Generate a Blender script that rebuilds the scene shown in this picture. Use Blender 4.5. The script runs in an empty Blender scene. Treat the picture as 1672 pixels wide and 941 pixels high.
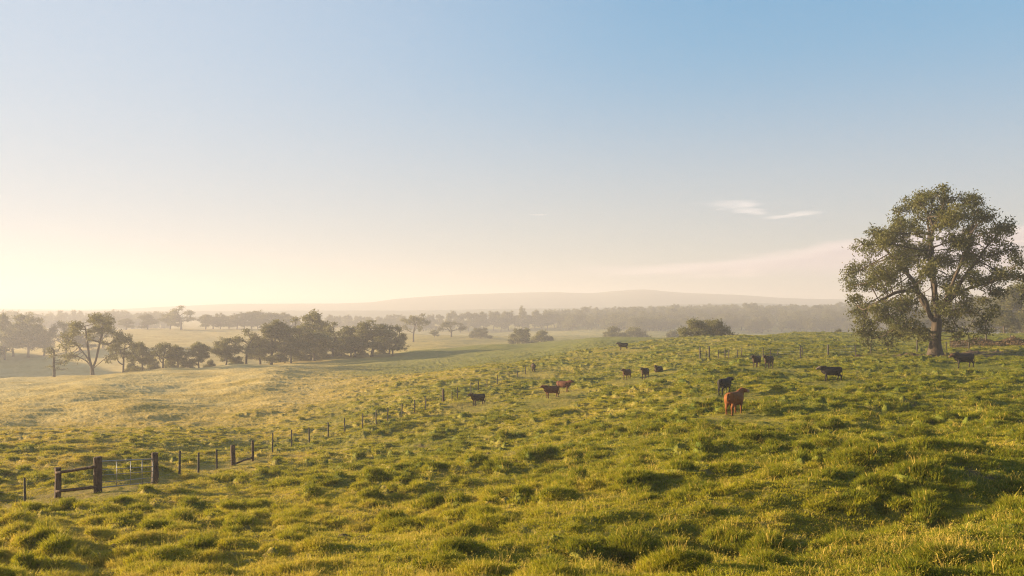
import bpy, math, random
import numpy as np
from mathutils import Vector

# ------------------------------------------------------------------ camera, sky, sun, exposure
F = 1500.0            # focal length in pixels of a 1672 wide frame
CX, HOR = 836.0, 505.0
SC = bpy.context.scene
COL = SC.collection
R = math.radians
CAM_Z = 4.6
SUN_AZ, SUN_EL = -76.0, 9.3      # degrees, azimuth from the view direction (+Y), negative = left

cam_d = bpy.data.cameras.new('camera')
cam_d.sensor_width = 36.0
cam_d.lens = 36.0 * F / 1672.0
cam_d.shift_y = (HOR - 470.5) / 1672.0
cam_d.clip_start, cam_d.clip_end = 0.1, 30000.0
cam = bpy.data.objects.new('camera', cam_d)
cam.location = (0, 0, CAM_Z)
cam.rotation_euler = (R(90), 0, 0)
COL.objects.link(cam)
SC.camera = cam

SC.view_settings.view_transform = 'Standard'
SC.view_settings.look = 'None'
SC.view_settings.exposure = 2.2
SC.view_settings.gamma = 1.0
SC.view_settings.use_curve_mapping = False
SC.cycles.use_denoising = True
SC.cycles.denoising_prefilter = 'NONE'
SC.cycles.filter_width = 1.15
SC.cycles.max_bounces = 6
SC.cycles.diffuse_bounces = 3
SC.cycles.transmission_bounces = 4
SC.cycles.volume_bounces = 1
SC.cycles.transparent_max_bounces = 12

sun_dir = Vector((math.cos(R(SUN_EL)) * math.sin(R(SUN_AZ)), math.cos(R(SUN_EL)) * math.cos(R(SUN_AZ)), math.sin(R(SUN_EL))))
sun_d = bpy.data.lights.new('sun', 'SUN')
sun_d.energy = 5.0
sun_d.angle = R(0.5)
sun_d.color = (1.0, 0.77, 0.48)
sun = bpy.data.objects.new('sun', sun_d)
sun.rotation_euler = (-sun_dir).to_track_quat('-Z', 'Y').to_euler()
sun.location = sun_dir * 300
COL.objects.link(sun)


def nd(nt, typ, **kw):
    n = nt.nodes.new(typ)
    for k, v in kw.items():
        if k.startswith('i_'):
            key = k[2:]
            n.inputs[int(key) if key.isdigit() else key].default_value = v
        else:
            setattr(n, k, v)
    return n


def mth(nt, op, a, b=None, c=None, clamp=False):
    n = nt.nodes.new('ShaderNodeMath')
    n.operation = op
    n.use_clamp = clamp
    for i, v in enumerate((a, b, c)):
        if v is None:
            continue
        if isinstance(v, (int, float)):
            n.inputs[i].default_value = v
        else:
            nt.links.new(v, n.inputs[i])
    return n.outputs[0]


def mixc(nt, fac, a, b, mode='MIX'):
    n = nt.nodes.new('ShaderNodeMix')
    n.data_type = 'RGBA'
    n.blend_type = mode
    for s, v in ((n.inputs[0], fac), (n.inputs[6], a), (n.inputs[7], b)):
        if isinstance(v, (int, float)):
            s.default_value = v
        elif isinstance(v, (tuple, list)):
            s.default_value = (*v[:3], 1.0)
        else:
            nt.links.new(v, s)
    return n.outputs[2]


def sstep(nt, v, a, b):
    n = nt.nodes.new('ShaderNodeMapRange')
    n.interpolation_type = 'SMOOTHSTEP'
    nt.links.new(v, n.inputs[0])
    n.inputs[1].default_value, n.inputs[2].default_value = a, b
    n.inputs[3].default_value, n.inputs[4].default_value = 0.0, 1.0
    return n.outputs[0]


def build_world():
    w = bpy.data.worlds.new('World')
    SC.world = w
    w.use_nodes = True
    nt = w.node_tree
    nt.nodes.clear()
    out = nd(nt, 'ShaderNodeOutputWorld')
    bg = nd(nt, 'ShaderNodeBackground')
    bg.inputs[1].default_value = 0.052
    sky = nd(nt, 'ShaderNodeTexSky', sky_type='NISHITA')
    sky.sun_disc = False
    sky.sun_elevation = R(SUN_EL)
    sky.sun_rotation = R(SUN_AZ)
    sky.air_density, sky.dust_density, sky.ozone_density = 1.0, 0.7, 1.6
    # thin high clouds, laid out by direction on the sky itself
    tc = nd(nt, 'ShaderNodeTexCoord')
    sp = nd(nt, 'ShaderNodeSeparateXYZ')
    nt.links.new(tc.outputs['Generated'], sp.inputs[0])
    y = mth(nt, 'MAXIMUM', sp.outputs[1], 0.05)
    s = mth(nt, 'DIVIDE', sp.outputs[0], y)
    t = mth(nt, 'DIVIDE', sp.outputs[2], y)
    cb = nd(nt, 'ShaderNodeCombineXYZ')
    nt.links.new(mth(nt, 'MULTIPLY', s, 9.0), cb.inputs[0])
    # streaks rise gently to the right
    nt.links.new(mth(nt, 'MULTIPLY', mth(nt, 'SUBTRACT', t, mth(nt, 'MULTIPLY', s, 0.07)), 75.0), cb.inputs[1])
    nz = nd(nt, 'ShaderNodeTexNoise', i_Scale=1.0, i_Detail=6.0, i_Roughness=0.58)
    nt.links.new(cb.outputs[0], nz.inputs['Vector'])
    nf = mth(nt, 'SUBTRACT', nz.outputs[0], 0.5)
    # long low bank on the right
    top = nd(nt, 'ShaderNodeFloatCurve')
    crv = top.mapping.curves[0]
    pts = [(0.0, 0.0), (0.03, 0.40), (0.23, 0.47), (0.42, 0.56), (0.58, 0.74), (0.70, 0.82), (0.85, 0.86), (1.0, 0.90)]
    crv.points[0].location = pts[0]
    crv.points[1].location = pts[-1]
    for p in pts[1:-1]:
        crv.points.new(*p)
    top.mapping.update()
    sn = mth(nt, 'DIVIDE', mth(nt, 'SUBTRACT', s, 0.02), 0.60, clamp=True)
    nt.links.new(sn, top.inputs[1])
    tt = mth(nt, 'MULTIPLY', top.outputs[0], 0.106)
    tn = mth(nt, 'ADD', t, mth(nt, 'MULTIPLY', nf, 0.020))
    edge = mth(nt, 'SUBTRACT', tt, tn)               # > 0 below the upper edge
    upper = sstep(nt, edge, -0.002, 0.010)
    lower = sstep(nt, tn, 0.030, 0.048)
    bank = mth(nt, 'MULTIPLY', upper, lower)
    bank = mth(nt, 'MULTIPLY', bank, sstep(nt, s, 0.03, 0.16))
    rim = mth(nt, 'MULTIPLY', bank, mth(nt, 'SUBTRACT', 1.0, sstep(nt, edge, 0.003, 0.016)))
    streak = mth(nt, 'MULTIPLY', bank, sstep(nt, nf, 0.02, 0.16))
    # little wisps higher up
    wis = None
    for (ws, wt, rs, rt, sl) in ((0.240, 0.1140, 0.034, 0.0050, 0.05), (0.306, 0.1030, 0.034, 0.0036, 0.10),
                                 (0.258, 0.1075, 0.020, 0.0032, 0.02), (0.205, 0.1135, 0.010, 0.0016, 0.1),
                                 (0.029, 0.1050, 0.011, 0.0009, 0.0)):
        a = mth(nt, 'SUBTRACT', s, ws)
        b = mth(nt, 'SUBTRACT', mth(nt, 'SUBTRACT', t, wt), mth(nt, 'MULTIPLY', a, sl))
        b = mth(nt, 'ADD', b, mth(nt, 'MULTIPLY', nf, 0.022))
        a = mth(nt, 'DIVIDE', a, rs)
        b = mth(nt, 'DIVIDE', b, rt)
        q = mth(nt, 'ADD', mth(nt, 'MULTIPLY', a, a), mth(nt, 'MULTIPLY', b, b))
        m = mth(nt, 'SUBTRACT', 1.0, sstep(nt, q, 0.0, 1.3))
        wis = m if wis is None else mth(nt, 'MAXIMUM', wis, m)
    c = sky.outputs[0]
    # clean cold air overhead is a deeper blue than the model's low sun gives
    zen = sstep(nt, sp.outputs[2], 0.0, 0.34)
    tint = mixc(nt, zen, (1.0, 1.02, 1.10), (0.68, 1.27, 1.82))
    c = mixc(nt, 1.0, c, tint, 'MULTIPLY')
    # morning moisture in the lower air pales the sky towards the horizon
    el = nd(nt, 'ShaderNodeMapRange', interpolation_type='SMOOTHERSTEP')
    nt.links.new(sp.outputs[2], el.inputs[0])
    el.inputs[1].default_value, el.inputs[2].default_value = -0.02, 0.30
    el.inputs[3].default_value, el.inputs[4].default_value = 1.0, 0.0
    c = mixc(nt, mth(nt, 'MULTIPLY', el.outputs[0], 0.46), c, (5.3, 4.85, 4.35))
    dt = nd(nt, 'ShaderNodeVectorMath', operation='DOT_PRODUCT')
    nt.links.new(tc.outputs['Generated'], dt.inputs[0])
    dt.inputs[1].default_value = tuple(sun_dir)
    c = mixc(nt, mth(nt, 'MULTIPLY', sstep(nt, dt.outputs['Value'], 0.05, 0.85), 0.52), c, (4.9, 5.3, 5.3))
    # soft shoulder: the air round the sun does not burn out
    sh = nd(nt, 'ShaderNodeVectorMath', operation='MULTIPLY_ADD')
    nt.links.new(c, sh.inputs[0])
    sh.inputs[1].default_value = (0.215, 0.20, 0.175)
    sh.inputs[2].default_value = (0.81, 0.80, 0.79)
    dv = nd(nt, 'ShaderNodeVectorMath', operation='DIVIDE')
    nt.links.new(c, dv.inputs[0])
    nt.links.new(sh.outputs[0], dv.inputs[1])
    c = dv.outputs[0]
    c = mixc(nt, mth(nt, 'MULTIPLY', bank, 0.85), c, (3.45, 2.85, 2.9))
    c = mixc(nt, mth(nt, 'MULTIPLY', streak, 0.5), c, (4.8, 3.9, 3.5))
    c = mixc(nt, mth(nt, 'MULTIPLY', rim, 0.36), c, (5.4, 4.7, 4.25))
    c = mixc(nt, mth(nt, 'MULTIPLY', mth(nt, 'MULTIPLY', wis, sstep(nt, nf, -0.16, 0.12)), 0.5), c, (5.4, 4.8, 4.5))
    nt.links.new(c, bg.inputs[0])
    nt.links.new(bg.outputs[0], out.inputs[0])


build_world()


# ------------------------------------------------------------------ numeric helpers
def h01(ix, iy, seed):
    with np.errstate(over='ignore'):
        a = (ix.astype(np.int64) & 0xffffffff).astype(np.uint32)
        b = (iy.astype(np.int64) & 0xffffffff).astype(np.uint32)
        h = a * np.uint32(374761393) + b * np.uint32(668265263) + np.uint32((seed * 2246822519) & 0xffffffff)
        h = (h ^ (h >> np.uint32(13))) * np.uint32(1274126177)
        h = (h ^ (h >> np.uint32(16))) * np.uint32(2246822519)
        h = h ^ (h >> np.uint32(15))
    return h.astype(np.float64) / 4294967295.0


def noise(x, y, seed=0):
    x0, y0 = np.floor(x), np.floor(y)
    fx, fy = x - x0, y - y0
    ux, uy = fx * fx * fx * (fx * (fx * 6 - 15) + 10), fy * fy * fy * (fy * (fy * 6 - 15) + 10)
    r = []
    for dx in (0, 1):
        for dy in (0, 1):
            a = h01(x0 + dx, y0 + dy, seed) * 2 * math.pi
            r.append(np.cos(a) * (fx - dx) + np.sin(a) * (fy - dy))
    return 1.5 * ((r[0] * (1 - uy) + r[1] * uy) * (1 - ux) + (r[2] * (1 - uy) + r[3] * uy) * ux)


def fbm(x, y, seed=0, oct=3):
    s, a = 0, 1.0
    for i in range(oct):
        s = s + a * noise(x * 2 ** i + 17.3 * i, y * 2 ** i - 9.1 * i, seed + i)
        a *= 0.5
    return s


def smooth(a, b, v):
    t = np.clip((v - a) / (b - a), 0, 1)
    return t * t * (3 - 2 * t)


def pchip_slopes(x, y):
    h = np.diff(x, axis=-1)
    d = np.diff(y, axis=-1) / h
    m = np.zeros_like(y)
    w1, w2 = 2 * h[..., 1:] + h[..., :-1], h[..., 1:] + 2 * h[..., :-1]
    ok = d[..., 1:] * d[..., :-1] > 0
    with np.errstate(divide='ignore', invalid='ignore'):
        hm = (w1 + w2) / (w1 / d[..., :-1] + w2 / d[..., 1:])
    m[..., 1:-1] = np.where(ok, hm, 0)
    m[..., 0], m[..., -1] = d[..., 0], d[..., -1]
    return m


def pchip_eval(x, y, m, q):
    K = x.shape[-1]
    i = np.clip((q[:, None] >= x).sum(1) - 1, 0, K - 2)
    n = np.arange(len(q))
    if x.shape[0] == 1:
        n = np.zeros(len(q), int)
    x0, x1, y0, y1, m0, m1 = x[n, i], x[n, i + 1], y[n, i], y[n, i + 1], m[n, i], m[n, i + 1]
    h = x1 - x0
    t = np.clip((q - x0) / h, 0, 1)
    return (y0 * (1 + 2 * t) * (1 - t) ** 2 + h * m0 * t * (1 - t) ** 2 + y1 * t * t * (3 - 2 * t) + h * m1 * t * t * (t - 1))


# ------------------------------------------------------------------ the lie of the land
# per direction: distances (m) and the ground's drop below eye level given as rows of sight
TER = {
    -700: [(14, 1062), (22, 912), (36, 830), (55, 765), (85, 706), (115, 672), (150, 650), (185, 638), (215, 632), (250, 630), (330, 572), (400, 505), (520, 500), (650, 530), (1000, 545), (1600, 528), (5200, 510)],  # the added shading ridge carried further left, out of view
    -300: [(14, 1052), (22, 906), (36, 826), (55, 762), (85, 702), (115, 668), (150, 646), (185, 634), (215, 628), (250, 624), (330, 570), (400, 502), (520, 505), (650, 540), (1000, 548), (1600, 528), (5200, 510)],  # unseen ridge beyond the dip, added to cast shade on the far-left field
    -90: [(14, 1044), (22, 902), (36, 823), (55, 760), (85, 700), (115, 666), (150, 642), (185, 630), (215, 625), (250, 622), (330, 639), (400, 615), (520, 576), (650, 575), (1000, 546), (1600, 527), (5200, 510)],
    0: [(14, 1041), (22, 900), (36, 822), (55, 759), (85, 699), (115, 665), (150, 641), (185, 629), (215, 624), (250, 621), (330, 638), (400, 616), (520, 577), (650, 575), (1000, 546), (1600, 527), (5200, 510)],
    200: [(14, 1030), (22, 894), (36, 806), (55, 756), (85, 699), (115, 664), (150, 637), (185, 622), (215, 614), (250, 610), (330, 632), (450, 580), (700, 538), (850, 545), (1100, 534), (1700, 522), (5200, 510)],
    400: [(14, 1019), (22, 894), (36, 812), (55, 759), (85, 699), (115, 661), (150, 633), (185, 615), (225, 602), (270, 595), (350, 612), (480, 568), (720, 538), (880, 544), (1100, 533), (1700, 521), (5200, 510)],
    600: [(14, 1009), (22, 887), (36, 809), (55, 750), (85, 688), (115, 647), (150, 621), (190, 619), (235, 601), (290, 586), (370, 594), (500, 565), (720, 543), (880, 546), (1100, 533), (1700, 521), (5200, 510)],
    740: [(14, 1003), (22, 880), (36, 797), (55, 734), (85, 667), (115, 629), (145, 606), (185, 614), (240, 592), (310, 570), (390, 572), (480, 560), (600, 550), (800, 553), (1100, 530), (1700, 520), (5200, 510)],
    850: [(14, 998), (22, 866), (36, 780), (55, 715), (85, 655), (115, 618), (152, 590), (190, 604), (240, 580), (320, 561), (400, 569), (480, 560), (600, 550), (800, 550), (1100, 526), (1700, 520), (5200, 510)],
    1000: [(14, 987), (22, 846), (36, 751), (55, 690), (85, 639), (115, 605), (168, 569), (205, 576), (250, 560), (330, 551), (420, 558), (500, 556), (600, 550), (760, 545), (1150, 519), (1700, 519), (5200, 510)],
    1150: [(14, 976), (22, 829), (36, 722), (55, 663), (85, 614), (115, 587), (190, 552), (230, 559), (280, 556), (340, 554), (420, 558), (500, 557), (600, 551), (760, 544), (1150, 515), (1700, 518), (5200, 510)],
    1300: [(14, 966), (22, 812), (36, 709), (55, 653), (85, 609), (115, 579), (205, 546), (240, 556), (280, 555), (340, 554), (420, 558), (500, 557), (600, 552), (760, 545), (1150, 514), (1700, 518), (5200, 510)],
    1450: [(14, 955), (22, 805), (36, 705), (55, 648), (85, 605), (115, 577), (212, 543.5), (250, 553), (290, 553), (340, 553), (420, 557), (500, 556), (600, 551), (760, 545), (1150, 514), (1700, 518), (5200, 510)],
    1672: [(14, 944), (22, 791), (36, 692), (55, 639), (85, 597), (115, 571), (220, 545), (260, 551), (300, 550), (340, 550), (420, 555), (500, 555), (600, 551), (760, 545), (1150, 513), (1700, 518), (5200, 510)],
    2400: [(14, 925), (22, 778), (36, 680), (55, 630), (85, 592), (115, 568), (220, 545), (260, 551), (300, 550), (340, 550), (420, 555), (500, 555), (600, 551), (760, 545), (1150, 513), (1700, 518), (5200, 510)],
}
PXK = np.array(sorted(TER), float)
TD = np.array([[math.log(a) for a, b in TER[int(p)]] for p in PXK])
TV = np.array([[a * (b - HOR) / F for a, b in TER[int(p)]] for p in PXK])
LUTX = np.arange(PXK[0], PXK[-1] + 1.0, 2.0)


def _lut(tab):
    o = np.zeros((len(LUTX), tab.shape[1]))
    for k in range(tab.shape[1]):
        x, y = PXK[None], tab[None, :, k]
        o[:, k] = pchip_eval(x, y, pchip_slopes(x, y), LUTX)
    ker = np.hanning(61)
    ker /= ker.sum()
    for k in range(tab.shape[1]):
        o[:, k] = np.convolve(np.pad(o[:, k], 30, mode='edge'), ker, mode='valid')
    return o


LD, LV = _lut(TD), _lut(TV)


def drop_dir(px, d):
    px = np.asarray(px, float)
    d = np.asarray(d, float)
    out = np.zeros(len(px))
    for a in range(0, len(px), 150000):
        p, dd = px[a:a + 150000], d[a:a + 150000]
        f = np.clip((p - LUTX[0]) / 2.0, 0, len(LUTX) - 1.001)
        i = f.astype(int)
        w = (f - i)[:, None]
        X = LD[i] * (1 - w) + LD[i + 1] * w
        Y = LV[i] * (1 - w) + LV[i + 1] * w
        q = np.log(np.maximum(dd, 14.0))
        v = pchip_eval(X, Y, pchip_slopes(X, Y), q)
        t = smooth(0, 14, dd)
        out[a:a + 150000] = np.where(dd < 14, CAM_Z * (1 - t) + v * t, v)
    return out


TH0, TH1 = math.atan((PXK[0] - CX) / F), math.atan((PXK[-1] - CX) / F)


def base_height(x, y):
    x = np.atleast_1d(np.asarray(x, float))
    y = np.atleast_1d(np.asarray(y, float))
    th, r = np.arctan2(x, y), np.hypot(x, y)
    tc = np.clip(th, TH0, TH1)
    v = drop_dir(CX + F * np.tan(tc), r * np.cos(tc))
    m = (th < TH0) | (th > TH1)
    if m.any():
        rr = r[m]
        one = np.ones(m.sum())
        av = 0.5 * (drop_dir(one * PXK[0], rr * math.cos(TH0)) + drop_dir(one * PXK[-1], rr * math.cos(TH1)))
        e = np.where(th[m] < TH0, (TH0 - th[m]) / (TH0 + math.pi), (th[m] - TH1) / (math.pi - TH1))
        w = smooth(0, 1, e)
        v[m] = v[m] * (1 - w) + av * w
    return CAM_Z - v


def mounds(x, y, cell, seed, prob=0.8):
    """grass hummocks: one possible rounded mound per jittered cell"""
    best = np.zeros_like(x)
    wx = x + 0.25 * cell * noise(x / cell * 1.7, y / cell * 1.7, seed + 40)
    wy = y + 0.25 * cell * noise(x / cell * 1.7 + 31, y / cell * 1.7, seed + 41)
    cx, cy = np.floor(wx / cell), np.floor(wy / cell)
    for dx in (-1, 0, 1):
        for dy in (-1, 0, 1):
            a, b = cx + dx, cy + dy
            qx = (a + 0.1 + 0.8 * h01(a, b, seed)) * cell
            qy = (b + 0.1 + 0.8 * h01(a, b, seed + 1)) * cell
            rad = cell * (0.30 + 0.45 * h01(a, b, seed + 2))
            hh = (0.25 + 0.75 * h01(a, b, seed + 3) ** 1.6) * (h01(a, b, seed + 4) < prob)
            q = np.clip(1 - ((wx - qx) ** 2 + (wy - qy) ** 2) / rad ** 2, 0, 1)
            best = np.maximum(best, hh * q ** 1.3)
    return best


# trodden places: (direction, row, radius)
TRODDEN = [(1200, 677, 3.0), (1184, 644, 3.0), (1235, 600, 3.5), (1255, 601, 3.5), (1357, 622, 3.5), (1573, 601, 3.5), (1017, 572, 4), (1023, 620, 3.5), (1053, 619, 3.5), (1075, 607, 3),
           (921, 640, 3.5), (900, 650, 3.5), (780, 662, 3.5), (871, 607, 4), (94, 805, 2.4), (128, 803, 2.4), (160, 800, 2.4), (190, 795, 2.6), (222, 789, 2.6), (253, 783, 2.6),
           (381, 754, 2.6), (398, 751, 2.6), (413, 749, 2.6)]


def trodden(x, y):
    global _TR
    if _TR is None:
        _TR = []
        _TR = [(*(sight_full if r > 2.6 else sight)(p, q, 20, 230), r) for p, q, r in TRODDEN]
    w = np.zeros_like(x)
    for qx, qy, r in _TR:
        m = (np.abs(x - qx) < r * 1.3) & (y < qy + r) & (y > qy - 3.6 * r)
        if m.any():
            dy = y[m] - qy
            q = np.hypot(x[m] - qx, np.where(dy < 0, dy / 3.2, dy))
            w[m] = np.maximum(w[m], 1 - smooth(0.45 * r, r, q))
    return w


_TR = None


def relief(x, y):
    r = np.hypot(x, y)
    near = 1 - smooth(170, 330, r)
    ms = mounds(x, y, 0.50, 11, 0.80)
    mb = mounds(x, y, 0.98, 23, 0.62)
    big = mounds(x, y, 2.4, 37, 0.22) * smooth(35, 70, r)
    patch = np.clip(0.98 + 0.8 * fbm(x / 7.5, y / 6.0, 52, 2), 0.30, 1.45)       # hummocky here, nearly smooth there
    side = smooth(-0.05, -0.30, x / np.maximum(y, 1.0)) * smooth(55, 120, r)     # the left flank is mown smoother
    patch = patch * (1 - 0.72 * side) * (1 - 0.25 * smooth(70, 140, r)) * (1 - 0.85 * trodden(x, y))
    ms, mb = ms * patch, np.maximum(mb, 0.9 * big) * patch
    z = near * (0.17 * ms + 0.38 * mb)
    z = z + near * (0.30 * fbm(x / 7.5, y / 6.0, 5, 2) + 0.07 * fbm(x / 2.4, y / 1.6, 9, 2) + 0.030 * noise(x / 0.35, y / 0.35, 3))
    z = z + side * 0.9 * noise(x / 15.0 + 0.3 * y / 20.0, y / 38.0, 58) * (1 - smooth(300, 500, r))
    z = z + (0.55 * noise(x / 24.0, y / 24.0, 6)) * smooth(12, 50, r) * (1 - smooth(400, 700, r))
    z = z + smooth(160, 320, r) * (0.9 * fbm(x / 60.0, y / 45.0, 7, 2) + 0.25 * fbm(x / 9.0, y / 6.0, 8, 2))
    # a shallow swale runs across the foreground on the right
    z = z - 0.75 * np.exp(-((y - 17.8 - 0.30 * x) / 2.1) ** 2) * smooth(-1.0, 3.5, x)
    return z, ms, mb


def height(x, y):
    x = np.atleast_1d(np.asarray(x, float))
    y = np.atleast_1d(np.asarray(y, float))
    return base_height(x, y) + relief(x, y)[0]


def sight_full(px, row, dmin=15.0, dmax=400.0):
    u, s = (px - CX) / F, (row - HOR) / F
    d = np.exp(np.linspace(math.log(dmin), math.log(dmax), 5000))
    g = height(d * u, d) - (CAM_Z - s * d)
    k = np.nonzero(g >= 0)[0]
    i = k[0] if len(k) else int(np.argmax(g))
    return d[i] * u, d[i]


def gz(x, y):
    return float(height(x, y)[0])


def sight(px, row, dmin=15.0, dmax=400.0):
    """the place on the land seen in a given direction: first hit between dmin and dmax"""
    u, s = (px - CX) / F, (row - HOR) / F
    d = np.exp(np.linspace(math.log(dmin), math.log(dmax), 4000))
    g = base_height(d * u, d) - (CAM_Z - s * d)
    k = np.nonzero(g >= 0)[0]
    i = k[0] if len(k) else int(np.argmax(g))
    return d[i] * u, d[i]


TREE_X, TREE_Y = sight(1527, 580, 60)


# ------------------------------------------------------------------ objects, materials
def tag(o, label=None, cat=None, group=None, kind=None):
    if label:
        o['label'] = label
    if cat:
        o['category'] = cat
    if group:
        o['group'] = group
    if kind:
        o['kind'] = kind
    return o


def empty(name, loc, rz=0.0):
    o = bpy.data.objects.new(name, None)
    o.empty_display_size = 0.3
    o.location = loc
    o.rotation_euler = (0, 0, rz)
    COL.objects.link(o)
    return o


def link(name, me, parent=None, mat=None):
    o = bpy.data.objects.new(name, me)
    if mat and not me.materials:
        me.materials.append(mat)
    COL.objects.link(o)
    if parent:
        o.parent = parent
    return o


def np_mesh(name, V, faces_flat, counts, smooth_shade=True):
    V = np.asarray(V, np.float32)
    faces_flat = np.asarray(faces_flat, np.int32)
    counts = np.asarray(counts, np.int32)
    me = bpy.data.meshes.new(name)
    me.vertices.add(len(V))
    me.vertices.foreach_set('co', V.ravel())
    me.loops.add(len(faces_flat))
    me.loops.foreach_set('vertex_index', faces_flat)
    me.polygons.add(len(counts))
    st = np.zeros(len(counts), np.int32)
    st[1:] = np.cumsum(counts)[:-1]
    me.polygons.foreach_set('loop_start', st)
    me.polygons.foreach_set('use_smooth', np.full(len(counts), smooth_shade, dtype=bool))
    me.update(calc_edges=True)
    return me


def fattr(me, name, vals):
    a = me.attributes.new(name, 'FLOAT', 'POINT')
    a.data.foreach_set('value', np.asarray(vals, np.float32))


class Geo:
    """collects tubes, boxes and faces, then becomes one mesh"""

    def __init__(self):
        self.v, self.f, self.c, self.n = [], [], [], 0

    def add(self, V, faces):
        V = np.asarray(V, float)
        for q in faces:
            self.f.extend([i + self.n for i in q])
            self.c.append(len(q))
        self.v.append(V)
        self.n += len(V)

    def tube(self, P, rad, sides=8, cap=True, squash=None):
        P = np.asarray(P, float)
        n = len(P)
        rad = np.broadcast_to(np.asarray(rad, float), (n,)) if np.ndim(rad) < 2 else np.asarray(rad, float)
        T = np.gradient(P, axis=0)
        T /= np.linalg.norm(T, axis=1)[:, None] + 1e-9
        up = np.array([0, 0, 1.0]) if abs(T[0, 2]) < 0.9 else np.array([1.0, 0, 0])
        a = np.linspace(0, 2 * math.pi, sides, endpoint=False)
        V, A = [], None
        for i in range(n):
            ref = up if A is None else A
            B = np.cross(T[i], ref)
            B /= np.linalg.norm(B) + 1e-9
            A = np.cross(B, T[i])
            ra, rb = (rad[i], rad[i]) if rad.ndim == 1 else rad[i]
            V.append(P[i] + np.outer(np.cos(a) * ra, B) + np.outer(np.sin(a) * rb, A))
        fs = [(i * sides + j, i * sides + (j + 1) % sides, (i + 1) * sides + (j + 1) % sides, (i + 1) * sides + j)
              for i in range(n - 1) for j in range(sides)]
        if cap:
            fs.append(tuple(range(sides))[::-1])
            fs.append(tuple((n - 1) * sides + j for j in range(sides)))
        self.add(np.concatenate(V), fs)

    def mesh(self, name, smooth_shade=True):
        return np_mesh(name, np.concatenate(self.v), self.f, self.c, smooth_shade)


def material(name):
    m = bpy.data.materials.new(name)
    m.use_nodes = True
    nt = m.node_tree
    return m, nt, nt.nodes['Principled BSDF'], nt.nodes['Material Output']


def attr(nt, name, typ='GEOMETRY'):
    n = nd(nt, 'ShaderNodeAttribute', attribute_name=name, attribute_type=typ)
    return n


def tex_noise(nt, scale, detail=4.0, rough=0.55, coord=None, out=0):
    n = nd(nt, 'ShaderNodeTexNoise', i_Scale=scale, i_Detail=detail, i_Roughness=rough)
    if coord is not None:
        nt.links.new(coord, n.inputs['Vector'])
    return n.outputs[out]


def ramp2(nt, v, a, b):
    n = nt.nodes.new('ShaderNodeMapRange')
    nt.links.new(v, n.inputs[0])
    n.inputs[1].default_value, n.inputs[2].default_value = a, b
    return n.outputs[0]


GREEN, LUSH, STRAW, SOIL = (0.135, 0.140, 0.013), (0.066, 0.100, 0.008), (0.38, 0.26, 0.060), (0.085, 0.052, 0.028)


def mat_ground():
    m, nt, p, o = material('pasture turf')
    pos = nd(nt, 'ShaderNodeNewGeometry').outputs['Position']
    n1 = tex_noise(nt, 0.35, 5, 0.6, pos)
    n2 = tex_noise(nt, 3.0, 6, 0.65, pos)
    n3 = tex_noise(nt, 14.0, 4, 0.7, pos)
    dry = attr(nt, 'dry').outputs['Fac']
    k = mth(nt, 'ADD', dry, mth(nt, 'MULTIPLY', mth(nt, 'SUBTRACT', n2, 0.5), 0.9))
    k = mth(nt, 'ADD', k, mth(nt, 'MULTIPLY', mth(nt, 'SUBTRACT', n1, 0.5), 0.5), clamp=True)
    c = mixc(nt, k, GREEN, STRAW)
    c = mixc(nt, ramp2(nt, dry, 0.85, 1.4), c, (0.46, 0.35, 0.13))
    c = mixc(nt, mth(nt, 'MULTIPLY', attr(nt, 'lush').outputs['Fac'], 0.8), c, LUSH)
    c = mixc(nt, mth(nt, 'MULTIPLY', ramp2(nt, n3, 0.35, 0.75), 0.35), c, (0.04, 0.05, 0.012))
    c = mixc(nt, attr(nt, 'soil').outputs['Fac'], c, SOIL)
    nt.links.new(c, p.inputs['Base Color'])
    p.inputs['Roughness'].default_value = 0.9
    p.inputs['Specular IOR Level'].default_value = 0.15
    p.inputs['Sheen Weight'].default_value = 0.0
    b = nd(nt, 'ShaderNodeBump')
    b.inputs['Strength'].default_value = 0.9
    b.inputs['Distance'].default_value = 0.12
    hh = mth(nt, 'ADD', mth(nt, 'MULTIPLY', n2, 1.2), mth(nt, 'MULTIPLY', n3, 0.5))
    nt.links.new(hh, b.inputs['Height'])
    nt.links.new(b.outputs[0], p.inputs['Normal'])
    return m


def mat_leafy(name, c1, c2, c3, trans=0.35, scale=0.25, sub='OBJECT'):
    """leaves: matt skin plus light passing through"""
    m, nt, p, o = material(name)
    pos = nd(nt, 'ShaderNodeNewGeometry').outputs['Position']
    n = tex_noise(nt, scale, 3, 0.6, pos)
    c = mixc(nt, ramp2(nt, n, 0.35, 0.68), c1, c2)
    n2 = tex_noise(nt, scale * 9, 2, 0.5, pos)
    c = mixc(nt, mth(nt, 'MULTIPLY', ramp2(nt, n2, 0.5, 0.8), 0.5), c, c3)
    rnd = nd(nt, 'ShaderNodeObjectInfo').outputs['Random']
    hs = nd(nt, 'ShaderNodeHueSaturation')
    nt.links.new(c, hs.inputs['Color'])
    nt.links.new(mth(nt, 'ADD', 0.78, mth(nt, 'MULTIPLY', rnd, 0.44)), hs.inputs['Value'])
    c = hs.outputs[0]
    nt.links.new(c, p.inputs['Base Color'])
    p.inputs['Roughness'].default_value = 0.5
    p.inputs['Specular IOR Level'].default_value = 0.25
    tr = nd(nt, 'ShaderNodeBsdfTranslucent')
    nt.links.new(mixc(nt, 0.5, c, (0.16, 0.14, 0.02)), tr.inputs[0])
    mx = nd(nt, 'ShaderNodeMixShader')
    mx.inputs[0].default_value = trans
    nt.links.new(p.outputs[0], mx.inputs[1])
    nt.links.new(tr.outputs[0], mx.inputs[2])
    nt.links.new(mx.outputs[0], o.inputs[0])
    return m


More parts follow.
